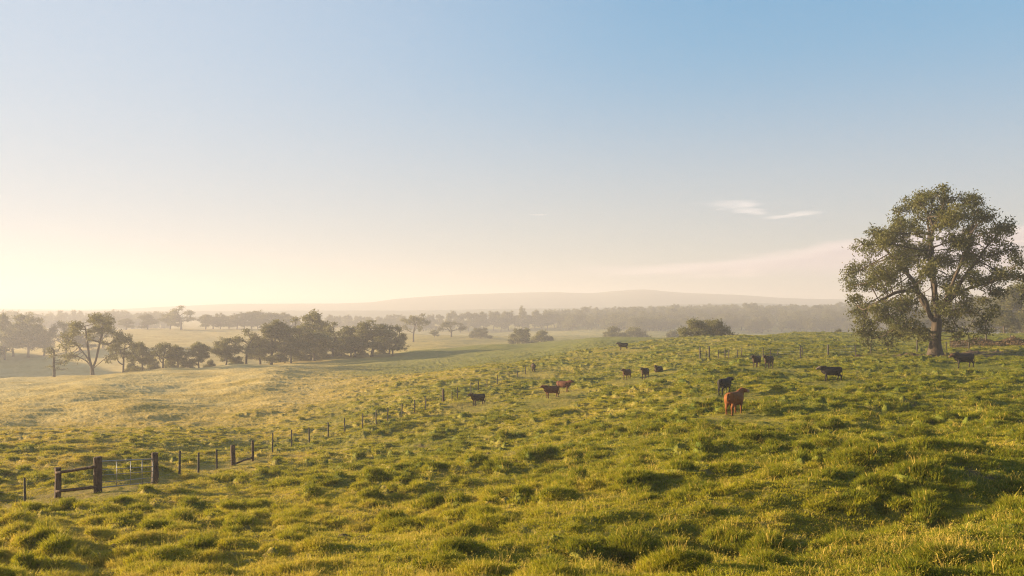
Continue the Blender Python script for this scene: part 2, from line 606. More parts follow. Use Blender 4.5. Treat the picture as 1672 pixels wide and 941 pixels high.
def mat_grass():
    m, nt, p, o = material('grass blades')
    pos = nd(nt, 'ShaderNodeNewGeometry').outputs['Position']
    dry = attr(nt, 'dry', 'INSTANCER').outputs['Fac']
    t = attr(nt, 'along').outputs['Fac']
    straw = attr(nt, 'straw').outputs['Fac']
    rnd = nd(nt, 'ShaderNodeObjectInfo').outputs['Random']
    n = tex_noise(nt, 1.3, 3, 0.6, pos)
    k = mth(nt, 'ADD', dry, mth(nt, 'MULTIPLY', mth(nt, 'SUBTRACT', rnd, 0.5), 0.38))
    k = mth(nt, 'ADD', k, mth(nt, 'MULTIPLY', mth(nt, 'SUBTRACT', n, 0.5), 0.5))
    k = mth(nt, 'ADD', k, mth(nt, 'MULTIPLY', mth(nt, 'SUBTRACT', t, 0.45), 0.5))
    k = mth(nt, 'MAXIMUM', k, straw, clamp=True)
    k = mth(nt, 'MINIMUM', mth(nt, 'MAXIMUM', k, 0.0), 1.0)
    c = mixc(nt, ramp2(nt, k, 0.0, 0.42), LUSH, (0.355, 0.315, 0.015))
    c = mixc(nt, ramp2(nt, k, 0.42, 1.0), c, (0.54, 0.37, 0.080))
    c = mixc(nt, ramp2(nt, dry, 0.85, 1.4), c, (0.58, 0.44, 0.16))
    nt.links.new(c, p.inputs['Base Color'])
    p.inputs['Roughness'].default_value = 0.6
    p.inputs['Specular IOR Level'].default_value = 0.08
    tr = nd(nt, 'ShaderNodeBsdfTranslucent')
    nt.links.new(mixc(nt, 0.45, c, (0.38, 0.34, 0.02)), tr.inputs[0])
    mx = nd(nt, 'ShaderNodeMixShader')
    mx.inputs[0].default_value = 0.34
    nt.links.new(p.outputs[0], mx.inputs[1])
    nt.links.new(tr.outputs[0], mx.inputs[2])
    nt.links.new(mx.outputs[0], o.inputs[0])
    return m


def mat_bark(name, a, b, scale=6.0):
    m, nt, p, o = material(name)
    tc = nd(nt, 'ShaderNodeTexCoord')
    mp = nd(nt, 'ShaderNodeMapping')
    mp.inputs['Scale'].default_value = (1, 1, 0.18)
    nt.links.new(tc.outputs['Object'], mp.inputs[0])
    n = tex_noise(nt, scale, 6, 0.65, mp.outputs[0])
    nt.links.new(mixc(nt, ramp2(nt, n, 0.35, 0.65), a, b), p.inputs['Base Color'])
    p.inputs['Roughness'].default_value = 0.85
    p.inputs['Specular IOR Level'].default_value = 0.2
    bp = nd(nt, 'ShaderNodeBump')
    bp.inputs['Strength'].default_value = 0.7
    bp.inputs['Distance'].default_value = 0.05
    nt.links.new(n, bp.inputs['Height'])
    nt.links.new(bp.outputs[0], p.inputs['Normal'])
    return m


def mat_metal():
    m, nt, p, o = material('galvanised steel')
    n = tex_noise(nt, 14.0, 4, 0.6)
    nt.links.new(mixc(nt, ramp2(nt, n, 0.3, 0.7), (0.15, 0.16, 0.17), (0.24, 0.24, 0.25)), p.inputs['Base Color'])
    p.inputs['Metallic'].default_value = 0.6
    p.inputs['Roughness'].default_value = 0.5
    return m


def mat_coat():
    m, nt, p, o = material('cattle hide')
    c = attr(nt, 'coat').outputs['Color']
    tc = nd(nt, 'ShaderNodeTexCoord')
    n = tex_noise(nt, 7.0, 4, 0.6, tc.outputs['Object'])
    c = mixc(nt, 1.0, c, mixc(nt, ramp2(nt, n, 0.3, 0.7), (0.72, 0.72, 0.72), (1.15, 1.12, 1.1)), 'MULTIPLY')
    nt.links.new(c, p.inputs['Base Color'])
    p.inputs['Roughness'].default_value = 0.75
    p.inputs['Specular IOR Level'].default_value = 0.12
    bp = nd(nt, 'ShaderNodeBump')
    bp.inputs['Strength'].default_value = 0.25
    bp.inputs['Distance'].default_value = 0.02
    n2 = tex_noise(nt, 45.0, 3, 0.6, tc.outputs['Object'])
    nt.links.new(n2, bp.inputs['Height'])
    nt.links.new(bp.outputs[0], p.inputs['Normal'])
    return m


def mat_hills():
    m, nt, p, o = material('wooded hills')
    pos = nd(nt, 'ShaderNodeNewGeometry').outputs['Position']
    n = tex_noise(nt, 0.02, 6, 0.65, pos)
    nt.links.new(mixc(nt, ramp2(nt, n, 0.35, 0.7), (0.035, 0.05, 0.03), (0.075, 0.08, 0.04)), p.inputs['Base Color'])
    p.inputs['Roughness'].default_value = 0.95
    return m


M_GROUND, M_GRASS, M_METAL, M_COAT, M_HILLS = mat_ground(), mat_grass(), mat_metal(), mat_coat(), mat_hills()
M_LEAF = mat_leafy('eucalypt leaves', (0.042, 0.053, 0.011), (0.105, 0.098, 0.016), (0.17, 0.13, 0.026))
M_LEAF_FAR = mat_leafy('distant tree leaves', (0.070, 0.076, 0.022), (0.140, 0.132, 0.032), (0.18, 0.145, 0.036), 0.45, scale=0.12)
M_BRACKEN = mat_leafy('dry bracken fronds', (0.095, 0.056, 0.027), (0.155, 0.095, 0.044), (0.20, 0.14, 0.06), 0.25, 0.8)
M_BARK = mat_bark('grey brown bark', (0.028, 0.021, 0.015), (0.085, 0.062, 0.043))
M_BARK_PALE = mat_bark('pale gum bark', (0.16, 0.13, 0.10), (0.32, 0.27, 0.21))
M_POST = mat_bark('weathered timber', (0.040, 0.026, 0.018), (0.115, 0.070, 0.045), 9.0)
M_STEEL_POST = mat_bark('dark weathered stake', (0.035, 0.030, 0.026), (0.085, 0.070, 0.055), 12.0)


# ------------------------------------------------------------------ ground sheet
def build_ground():
    th = [np.linspace(-math.pi, -1.2, 24, endpoint=False), np.linspace(-1.2, math.atan((-950 - CX) / F), 30, endpoint=False)]
    px = np.concatenate([np.linspace(-950, -30, 300, endpoint=False), np.linspace(-30, 1702, 1180, endpoint=False), np.linspace(1702, 2620, 300, endpoint=False)])
    th += [np.arctan((px - CX) / F), np.linspace(math.atan((2620 - CX) / F), 1.2, 30, endpoint=False), np.linspace(1.2, math.pi, 24, endpoint=False)]
    th = np.concatenate(th)
    r = np.concatenate([np.linspace(0.4, 9, 24, endpoint=False), np.exp(np.arange(math.log(9), math.log(300), 0.0050)),
                        np.exp(np.linspace(math.log(300), math.log(5200), 260))])
    NT, NR = len(th), len(r)
    T, Rr = np.meshgrid(th, r)
    rr = Rr / np.maximum(np.cos(np.clip(T, TH0, TH1)), 0.4)
    rr = np.minimum(rr, 5600)
    x, y = (rr * np.sin(T)).ravel(), (rr * np.cos(T)).ravel()
    zb = base_height(x, y)
    dz, ms, mb = relief(x, y)
    V = np.stack([x, y, zb + dz], 1)
    i = np.arange(NR - 1)[:, None] * NT
    j = np.arange(NT)[None, :]
    j2 = (j + 1) % NT
    q = np.stack([i + j, i + j2, i + NT + j2, i + NT + j], -1).reshape(-1, 4)[:, ::-1]
    me = np_mesh('ground', V, q.ravel(), np.full(len(q), 4))
    dry, lush, soil = cover(x, y, ms, mb)
    fattr(me, 'dry', dry)
    fattr(me, 'lush', lush)
    fattr(me, 'soil', soil)
    o = link('ground', me, None, M_GROUND)
    tag(o, kind='structure')
    o['label'] = 'rolling green and gold pasture covered in grass hummocks'
    return o


def cover(x, y, ms, mb):
    """how dry, lush or bare the turf is at a place"""
    u = x / np.maximum(y, 1.0)
    r = np.hypot(x, y)
    dry = 0.42 - 0.62 * np.clip(u, -0.6, 0.6) + 0.30 * fbm(x / 11.0, y / 8.0, 60, 3) + 0.15 * noise(x / 1.7, y / 1.7, 64)
    dry = dry + 0.35 * smooth(60, 160, r) * smooth(0.1, -0.3, u)
    dry = dry + 0.34 * smooth(60, 170, r) * smooth(-0.02, -0.36, u) * (1 - smooth(260, 330, r)) * (0.75 + 0.8 * fbm(x / 40.0, y / 16.0, 66, 2))
    dry = np.clip(dry - 0.35 * mb, 0, 1.5)
    # the second rise beyond the dip keeps greener; the deeper tone also paints in its shade
    grn = smooth(185, 215, r) * (1 - smooth(320, 420, r)) * smooth(-0.25, -0.12, u) * (1 - smooth(0.10, 0.20, u))
    dry = dry * (1 - 0.70 * grn)
    lush = np.clip(smooth(0.15, 0.8, mb) * 0.8 + 0.35 * fbm(x / 16.0, y / 12.0, 70, 2) + 0.25 * u, 0, 1) * (1 - smooth(120, 260, r)) + 0.15 * grn
    lush = np.clip(lush, 0, 1)
    dx, dy = (x - TREE_X), (y - TREE_Y)
    soil = 1 - smooth(0.55, 1.15, np.sqrt(((dx + 1.0) / 11.0) ** 2 + ((dy + 0.5) / 5.0) ** 2) + 0.35 * fbm(x / 3.0, y / 3.0, 80, 3))
    # worn track under the tree towards the right
    trk = np.exp(-((dy - 0.06 * dx - 1.0) / 1.6) ** 2) * smooth(-14, -4, dx) * (1 - smooth(22, 40, dx))
    soil = np.clip(soil * 0.85 + 0.7 * trk * np.clip(0.6 + fbm(x / 2.5, y / 2.0, 83, 2), 0, 1), 0, 1)
    bare = smooth(0.62, 0.95, fbm(x / 2.2, y / 2.0, 87, 3) + 0.25 * noise(x / 13.0, y / 13.0, 89)) * (1 - smooth(60, 120, r)) * (1 - np.clip(3 * mb, 0, 1))
    soil = np.maximum(soil, 0.75 * bare)
    near = (r < 48) & (u < -0.3)
    soil[near] = np.maximum(soil[near], 0.45 * trodden(x[near], y[near]) * np.clip(0.6 + fbm(x[near] / 0.9, y[near] / 0.9, 85, 3), 0, 1))
    return dry, lush, soil


build_ground()


def build_hills():
    """two ranges of far hills closing the view"""
    def rng(name, prof, d0, d1, dmid, seed, label):
        pk = np.array([p for p, _ in prof], float)[None]
        rw = np.array([q for _, q in prof], float)[None]
        px = np.linspace(pk[0, 0], pk[0, -1], 320)
        ry = pchip_eval(pk, rw, pchip_slopes(pk, rw), px)
        dd = np.linspace(d0, d1, 40)
        P, D = np.meshgrid(px, dd)
        top = (HOR - np.tile(ry, (len(dd), 1))) / F * dmid
        b = np.clip(1 - np.abs((D - dmid) / np.where(D < dmid, dmid - d0, d1 - dmid)), 0, 1)
        b = b * b * (3 - 2 * b)
        x, y = (P - CX) / F * D, D
        low = -30.0
        nzz = fbm(x / 260.0, y / 260.0, seed, 4) * 5.0 + 2.2 * np.abs(noise(x / 16.0, y / 16.0, seed + 9))
        z = CAM_Z + low + (top - low) * b + nzz * b * np.clip(2 * (1 - b), 0.18, 1)
        NT = len(px)
        i = np.arange(len(dd) - 1)[:, None] * NT
        j = np.arange(NT - 1)[None, :]
        q = np.stack([i + j, i + j + 1, i + NT + j + 1, i + NT + j], -1).reshape(-1, 4)
        me = np_mesh(name, np.stack([x.ravel(), y.ravel(), z.ravel()], 1), q.ravel(), np.full(len(q), 4))
        o = link(name, me, None, M_HILLS)
        o['kind'] = 'structure'
        o['label'] = label
    rng('hills', [(-900, 498), (-200, 502), (0, 504), (130, 506), (300, 500), (400, 496), (520, 496), (600, 494), (650, 488), (760, 481), (830, 479),
                  (900, 477), (960, 479), (1000, 476), (1050, 473), (1100, 477), (1200, 482), (1290, 487), (1390, 489), (1500, 486), (1700, 490), (2500, 488)],
        2000, 3900, 2600, 31, 'long pale blue hill range fading into the haze')
    rng('hills', [(-900, 506), (0, 508), (500, 508), (800, 505), (1000, 502), (1150, 496), (1240, 495), (1330, 499), (1400, 500), (1700, 496), (2500, 494)],
        1450, 2000, 1750, 47, 'low wooded ridge in front of the far hill range')


build_hills()


# ------------------------------------------------------------------ trees
def colonize(att, trunk, step, dk, iters=90, par0=None):
    """branches grow from the trunk towards the points where foliage hangs"""
    N = [np.array(p, float) for p in trunk]
    par = list(par0) if par0 else [-1] + list(range(len(trunk) - 1))
    att = np.asarray(att, float)
    P = np.array(N)
    D = np.linalg.norm(att[:, None] - P[None], axis=2)
    near, dist = D.argmin(1), D.min(1)
    alive = np.ones(len(att), bool)
    for _ in range(iters):
        if not alive.any():
            break
        idx = np.nonzero(alive)[0]
        acc, cnt = {}, {}
        v = att[idx] - np.array(N)[near[idx]]
        v /= np.linalg.norm(v, axis=1)[:, None] + 1e-9
        for k, g in enumerate(near[idx]):
            acc[g] = acc.get(g, 0) + v[k]
        new0 = len(N)
        for g, a in acc.items():
            l = np.linalg.norm(a)
            if l < 1e-3:
                continue
            q = N[g] + a / l * step + np.array([0, 0, 0.0])
            N.append(q)
            par.append(g)
        Q = np.array(N[new0:])
        if not len(Q):
            break
        D = np.linalg.norm(att[idx][:, None] - Q[None], axis=2)
        k, dm = D.argmin(1), D.min(1)
        b = dm < dist[idx] - 1e-6
        dist[idx[b]] = dm[b]
        near[idx[b]] = k[b] + new0
        stuck = ~b
        alive[idx[(dist[idx] < dk)]] = False
        alive[idx[stuck & (np.random.RandomState(len(N)).rand(len(idx)) < 0.25)]] = False
    return np.array(N), np.array(par)


def branch_geo(N, par, base_r, tip_r=0.02, expo=2.3, flare=1.5, sides=7, min_r=0.0):
    n = len(N)
    kids = [[] for _ in range(n)]
    for i in range(1, n):
        kids[par[i]].append(i)
    w = np.zeros(n)
    for i in range(n - 1, -1, -1):
        w[i] = 1.0 if not kids[i] else sum(w[k] for k in kids[i])
    rad = tip_r + (base_r - tip_r) * (w / w[0]) ** (1 / expo)
    g = Geo()
    stack = [(0, -1)]
    while stack:
        i, p = stack.pop()
        ch = [p, i] if p >= 0 else [i]
        while kids[ch[-1]]:
            ks = sorted(kids[ch[-1]], key=lambda k: -w[k])
            for k in ks[1:]:
                stack.append((k, ch[-1]))
            ch.append(ks[0])
        P = N[ch]
        r = rad[ch].copy()
        if p >= 0:
            r[0] = min(r[0], r[1] * 1.25)
        else:
            hgt = P[:, 2]
            r = r * (1 + (flare - 1) * np.exp(-np.clip(hgt, 0, None) / (base_r * 1.3)))
        r[-1] *= 0.5
        if r.max() < min_r or len(P) < 2:
            continue
        if len(P) > 3:
            P = P.copy()
            P[1:-1] = 0.5 * P[1:-1] + 0.25 * (P[:-2] + P[2:])
            if p < 0:
                P[0] = N[ch[0]]
        g.tube(P, r, sides if r.max() > base_r * 0.3 else 5, cap=False)
    return g, rad, kids


def leaf_mesh(name, C, size, rs, droop=0.5, aspect=0.42):
    """one small folded leaf spray per centre"""
    n = len(C)
    d = rs.normal(size=(n, 3))
    d[:, 2] -= droop
    d /= np.linalg.norm(d, axis=1)[:, None]
    s = rs.normal(size=(n, 3))
    s -= (s * d).sum(1)[:, None] * d
    s /= np.linalg.norm(s, axis=1)[:, None] + 1e-9
    L = (size * (0.6 + 0.8 * rs.rand(n)))[:, None]
    nrm = np.cross(d, s)
    a = C - d * L * 0.5
    b = C + s * L * aspect * 0.5 + nrm * L * 0.08
    c = C + d * L * 0.5
    e = C - s * L * aspect * 0.5 + nrm * L * 0.08
    V = np.stack([a, b, c, e], 1).reshape(-1, 3)
    return np_mesh(name, V, np.arange(4 * n), np.full(n, 4), False)


def make_tree(name, clumps, trunk, base_r, n_att, step, dk, leaf, per_tip, seed, bark, leafmat, spread=0.5, droop=0.5, flare=1.5, tip_r=0.02, min_r=0.0, par0=None, expo=2.2):
    """clumps: (x, y, z, r); returns trunk mesh and crown mesh"""
    rs = np.random.RandomState(seed)
    cl = np.array(clumps, float)
    vol = cl[:, 3] ** 2.2
    pick = rs.choice(len(cl), n_att, p=vol / vol.sum())
    v = rs.normal(size=(n_att, 3))
    v /= np.linalg.norm(v, axis=1)[:, None]
    rad = rs.rand(n_att) ** 0.45
    att = cl[pick, :3] + v * (cl[pick, 3] * rad)[:, None] * np.array([1, 1, 0.8])
    N, par = colonize(att, trunk, step, dk, par0=par0)
    g, r, kids = branch_geo(N, par, base_r, tip_r, expo, flare, min_r=min_r)
    tm = g.mesh(name + ' trunk')
    tm.materials.append(bark)
    # leaves hang about the thin twigs and the growth points
    tips = [i for i in range(len(N)) if not kids[i]]
    C = np.concatenate([np.repeat(N[tips], per_tip, 0), np.repeat(att, max(1, per_tip // 2), 0)])
    C = C + rs.normal(size=C.shape) * spread * np.array([1, 1, 0.75])
    lm = leaf_mesh(name + ' crown', C, leaf, rs, droop)
    lm.materials.append(leafmat)
    return tm, lm


def big_tree():
    k = TREE_Y / F / 3.035
    blobs = [(520, 100, 62), (430, 110, 55), (380, 130, 45), (600, 130, 65), (690, 110, 50), (740, 160, 48), (660, 190, 65), (560, 200, 75), (460, 220, 70), (370, 190, 50),
             (800, 240, 42), (740, 260, 52), (680, 300, 58), (250, 250, 58), (190, 300, 52), (280, 330, 62), (165, 330, 36), (350, 280, 58), (370, 380, 65), (250, 420, 62), (160, 450, 56),
             (130, 505, 46), (210, 510, 58), (90, 540, 36), (110, 600, 40), (66, 515, 20), (320, 470, 62), (400, 460, 50), (160, 660, 58), (240, 620, 60), (330, 610, 55), (150, 740, 50), (135, 770, 36), (200, 780, 36), (290, 775, 36), (270, 830, 26), (380, 770, 34), (120, 700, 36),
             (140, 795, 30), (250, 720, 55), (330, 690, 50), (250, 800, 40), (340, 745, 42), (400, 640, 42), (480, 330, 65), (580, 320, 66), (560, 430, 36), (680, 400, 62), (760, 380, 52),
             (830, 400, 50), (890, 430, 42), (925, 470, 34), (860, 490, 46), (780, 470, 48), (700, 480, 50), (880, 560, 40), (840, 600, 34), (600, 640, 55), (660, 665, 46), (620, 720, 52),
             (670, 745, 34), (590, 765, 28), (640, 790, 20)]
    blobs += [(430, 545, 44), (470, 600, 36), (565, 560, 40), (610, 585, 40), (640, 510, 46), (550, 500, 44), (590, 380, 50), (440, 400, 50), (300, 540, 50), (720, 560, 36), (700, 620, 34)]
    rs = np.random.RandomState(7)
    cl = []
    for bx, by, br in blobs:
        x, z = (bx - 513) * k * (0.94 if bx < 513 else 1.0), (875 - by) * k
        rho = math.hypot((bx - 500) / 470.0, (by - 470) / 420.0)
        dep = 8.6 * math.sqrt(max(0.02, 1 - min(1, rho) ** 2))
        m = 2 if dep > 4 else 1
        for q in range(m):
            y = dep * ((0.35 + 0.55 * rs.rand()) * (-1 if q == 0 else 1) if m == 2 else rs.uniform(-0.7, 0.7))
            cl.append((x + rs.normal() * 0.15, y, z + rs.normal() * 0.15, br * k * rs.uniform(0.85, 1.0)))
    S = lambda zx, zy, dy=0.0: ((zx - 513) * k, dy, (875 - zy) * k)
    trunk = [(0, 0, -0.5), S(513, 860), S(512, 830), S(513, 800), S(515, 770), S(518, 740), S(521, 710), S(524, 680)]
    par0 = [-1] + list(range(7))

    def limb(root_i, pts):
        """a main limb resampled to even steps"""
        P = [np.array(trunk[root_i])] + [np.array(S(*p)) for p in pts]
        last, wob = root_i, np.zeros(3)
        for a, b in zip(P[:-1], P[1:]):
            m = max(1, int(np.linalg.norm(b - a) / 0.45))
            for t in range(1, m + 1):
                wob = wob * 0.75 + rs.normal(size=3) * 0.075
                trunk.append(tuple(a + (b - a) * t / m + wob))
                par0.append(last)
                last = len(trunk) - 1
        return last
    limb(7, [(527, 640), (521, 570, 0.3), (514, 500, 0.6), (508, 420, 0.3), (498, 330, 0.4), (510, 230, 0.6)])
    limb(7, [(545, 625, -0.3), (570, 540, -0.8), (600, 455, -1.0), (640, 375, -0.8), (680, 290, -0.4), (705, 210, 0.2)])
    limb(7, [(550, 625, 0.2), (600, 575, 0.6), (660, 548, 0.4), (730, 525, 0.2), (800, 500, 0.0), (868, 470, 0.2)])
    limb(6, [(490, 690, -0.3), (462, 625, -1.0), (430, 575, -1.6), (370, 555, -2.0), (290, 565, -2.2), (210, 600, -2.0)])
    limb(6, [(495, 670, 0.5), (465, 580, 1.3), (430, 490, 2.0), (385, 420, 2.6), (330, 360, 2.6), (280, 310, 2.2)])
    limb(7, [(508, 620, -0.6), (470, 520, -2.0), (440, 430, -3.0), (420, 330, -3.0), (430, 220, -2.2)])
    limb(4, [(480, 750, -0.4), (440, 736, -1.0), (390, 742, -1.4), (320, 730, -1.6)])
    limb(7, [(540, 600, 1.6), (560, 520, 3.2), (590, 430, 4.6), (600, 330, 4.8)])
    limb(7, [(560, 650, -1.0), (610, 640, -2.2), (650, 670, -2.8)])
    limb(6, [(515, 640, -1.4), (540, 560, -3.4), (580, 470, -5.0), (620, 400, -5.4)])
    tm, lm = make_tree('large gum', cl, trunk, 0.60, 3000, 0.40, 0.5, 0.30, 26, 5, M_BARK, M_LEAF, 0.33, 0.6, 1.9, 0.014, 0.0, par0, 2.0)
    root = empty('gum_tree', (TREE_X, TREE_Y, gz(TREE_X, TREE_Y)))
    tag(root, 'large spreading gum tree with thick trunk standing beside the cattle', 'tree')
    link('trunk', tm, root)
    link('crown', lm, root)


big_tree()


def proto(kind, seed):
    """unit-height tree shapes (about 12 m tall, scaled when placed)"""
    rs = np.random.RandomState(seed)
    cl = []
    H = 12.0
    if kind == 'umbrella':
        for i in range(26):
            a, q = rs.rand() * 2 * math.pi, math.sqrt(rs.rand())
            rr = 5.4 * q
            cl.append((rr * math.cos(a), rr * math.sin(a), 10.6 - 5.2 * q ** 2.0 - 1.9 * rs.rand() + rs.normal() * 0.5, 0.7 + 0.6 * rs.rand()))
        for i in range(5):
            a = rs.rand() * 6.28
            cl.append((5.0 * math.cos(a), 5.0 * math.sin(a), 4.4 + rs.rand(), 0.7))
        trunk = [(0, 0, -0.4), (0, 0, 0.7), (0.05, 0, 1.6), (0.1, 0, 2.6), (0.2, 0.1, 3.4)]
        par = (0.30, 640, 0.5, 0.5, 0.50, 9, 0.40)
    elif kind == 'round':
        lobes = []
        for i in range(8):
            a, z = i * 2.4 + rs.rand(), (3.5 + 6.5 * (i / 7.0)) + rs.normal() * 0.5
            rr = (3.1 * math.sqrt(max(0.05, 1 - ((z - 6.2) / 4.9) ** 2))) * rs.uniform(0.5, 1.0) * (0.35 if i == 7 else 0.75 if i == 6 else 1.0)
            lobes.append((rr * math.cos(a), rr * math.sin(a), z, rs.uniform(1.5, 2.4)))
        for lx, ly, lz, lr in lobes:
            for j in range(8):
                v = rs.normal(size=3)
                v /= np.linalg.norm(v)
                cl.append((lx + lr * v[0] * 0.8, ly + lr * v[1] * 0.8, lz + lr * (0.1 + 0.85 * v[2]), 0.45 + 0.55 * rs.rand()))
        trunk = [(0, 0, -0.4), (0, 0, 0.6), (0.05, 0, 1.2), (0.1, 0, 1.8), (0.2, 0.1, 2.6)]
        par = (0.26, 950, 0.5, 0.5, 0.50, 16, 0.42)
    elif kind == 'tall':
        for i in range(26):
            z = 2.2 + 9.0 * rs.rand()
            rr = 2.7 * (1 - abs((z - 7.0) / 6.4) ** 2) * math.sqrt(rs.rand())
            a = rs.rand() * 6.28
            cl.append((rr * math.cos(a) + 0.3 * math.sin(z), rr * math.sin(a), z, 0.7 + 0.5 * rs.rand()))
        trunk = [(0, 0, -0.4), (0, 0, 0.8), (0.05, 0, 1.7), (0.15, 0, 2.6), (0.2, 0.1, 3.5), (0.2, 0.1, 4.4), (0.15, 0, 5.3), (0.1, 0, 6.2)]
        par = (0.22, 560, 0.5, 0.5, 0.55, 13, 0.45)
    elif kind == 'vase':
        for i in range(24):
            a, q = rs.rand() * 6.28, math.sqrt(rs.rand())
            rr = 5.2 * q
            cl.append((rr * math.cos(a), rr * math.sin(a), 10.6 - 2.6 * q ** 2 - 3.4 * rs.rand() ** 1.5 + rs.normal() * 0.4, 0.65 + 0.55 * rs.rand()))
        for s in (-1, 1):
            for i in range(3):
                cl.append((s * (4.8 + rs.rand()), rs.normal() * 1.5, 4.0 + 2.4 * rs.rand(), 0.7))
        trunk = [(0, 0, -0.4), (0, 0, 0.6), (0, 0, 1.3), (0.05, 0, 2.0)]
        par = (0.28, 460, 0.5, 0.5, 0.50, 8, 0.38)
    elif kind == 'bush':
        for i in range(30):
            a, q = rs.rand() * 6.28, math.sqrt(rs.rand())
            rr = 8.2 * q
            top = 11.2 * math.sqrt(max(0.05, 1 - (q * 0.98) ** 2))
            cl.append((rr * math.cos(a), rr * math.sin(a), 1.0 + (top - 2.2) * rs.rand() ** 0.6, 1.3 + 0.9 * rs.rand()))
        trunk = [(0, 0, -0.4), (0, 0, 0.5), (0.1, 0, 1.2)]
        par = (0.32, 720, 0.7, 0.7, 0.80, 16, 0.65)
    else:  # sparse sapling
        for i in range(14):
            z = 2.5 + 8.5 * rs.rand()
            rr = 0.5 + 3.6 * (1 - z / 12.5) * rs.rand()
            a = rs.rand() * 6.28
            cl.append((rr * math.cos(a), rr * math.sin(a), z, 0.55))
        trunk = [(0.1 * math.sin(z), 0, z) for z in np.linspace(-0.4, 10.5, 16)]
        par = (0.22, 200, 0.5, 0.5, 0.45, 4, 0.35)
    tm, lm = make_tree(kind, cl, trunk, par[0], par[1], par[2], par[3], par[4], par[5], seed, M_BARK, M_LEAF_FAR, par[6], 0.3, 1.5, 0.03, 0.0)
    V = np.zeros(len(lm.vertices) * 3, np.float32)
    lm.vertices.foreach_get('co', V)
    V = V.reshape(-1, 3)
    hi, wd = np.percentile(V[:, 2], 99.5), np.percentile(np.abs(V[:, 0]), 98) * 2
    return tm, lm, hi, wd


def forked_gum():
    rs = np.random.RandomState(77)
    k = 0.0302
    S = lambda zx, zy, dy=0.0: ((zx - 603) * k, dy, (525 - zy) * k)
    cl = []
    for bx, by, br in ((670, 150, 45), (720, 180, 36), (630, 165, 34), (560, 190, 40), (500, 210, 40), (450, 260, 40), (420, 310, 30), (540, 240, 34), (600, 210, 30), (690, 215, 44), (640, 225, 34),
                       (740, 250, 36), (772, 290, 34), (725, 300, 30), (460, 330, 34), (436, 395, 28), (500, 300, 28), (690, 350, 28), (705, 395, 26), (760, 335, 26), (650, 275, 24), (478, 385, 22), (450, 430, 16), (560, 400, 14)):
        x, y, z = S(bx, by)
        for q in range(2):
            dep = 4.2 * math.sqrt(max(0.05, 1 - ((bx - 600) / 210.0) ** 2))
            cl.append((x + rs.normal() * 0.2, rs.uniform(-1, 1) * dep, z - 0.02 * dep, br * k * rs.uniform(0.7, 0.95)))
    trunk, par0 = [S(603, 540), S(603, 505), S(602, 475)], [-1, 0, 1]

    def limb(root_i, pts):
        P = [np.array(trunk[root_i])] + [np.array(S(*p)) for p in pts]
        last = root_i
        for a, b in zip(P[:-1], P[1:]):
            m = max(1, int(np.linalg.norm(b - a) / 0.5))
            for t in range(1, m + 1):
                trunk.append(tuple(a + (b - a) * t / m))
                par0.append(last)
                last = len(trunk) - 1
    limb(2, [(585, 420), (570, 340, 0.3), (556, 260, 0.5), (548, 200, 0.6)])
    limb(2, [(625, 420), (650, 330, -0.4), (676, 240, -0.6), (680, 170, -0.8)])
    limb(5, [(520, 320, -0.8), (460, 285, -1.2)])
    limb(2, [(560, 425, 0.6), (500, 400, 1.2), (450, 380, 1.4)])
    limb(2, [(655, 425, 0.5), (700, 385, 1.0)])
    limb(12, [(690, 320, 0.8), (745, 285, 1.2)])
    tm, lm = make_tree('forked', cl, trunk, 0.34, 720, 0.5, 0.5, 0.40, 13, 3, M_BARK, M_LEAF_FAR, 0.36, 0.4, 1.6, 0.02, 0.0, par0, 1.9)
    return tm, lm, 12.0, 390 * k


PROTO = {'fork': [forked_gum()]}
for kind, seeds in (('umbrella', (1, 2)), ('round', (3, 4, 5, 13, 14)), ('tall', (6, 7)), ('vase', (8,)), ('bush', (9, 10)), ('sapling', (11,))):
    PROTO[kind] = [proto(kind, s) for s in seeds]

KIND_NAME = {'umbrella': 'spreading_tree', 'round': 'dense_tree', 'tall': 'slender_tree', 'vase': 'open_crowned_tree', 'bush': 'rounded_bush', 'sapling': 'sapling', 'fork': 'forked_gum'}
trs = random.Random(4)


def plant(kind, px, d, top, w, label, group=None, var=None):
    """tree in direction px at distance d, reaching row top, w pixels wide"""
    v = PROTO[kind]
    tm, lm, hi, wd = v[var if var is not None else trs.randrange(len(v))]
    x, y = (px - CX) / F * d, d
    z = gz(x, y) - 0.05
    Ht = (CAM_Z - (top - HOR) / F * d) - z
    sz = Ht / hi
    sx = w / F * d / wd
    o = empty(KIND_NAME[kind], (x, y, z), (0.0 if kind == 'fork' else trs.uniform(0, 6.28)))
    o.scale = (sx, sx, sz)
    link('trunk', tm, o)
    link('crown', lm, o)
    tag(o, label, 'bush' if kind == 'bush' else 'tree', group)
    return o


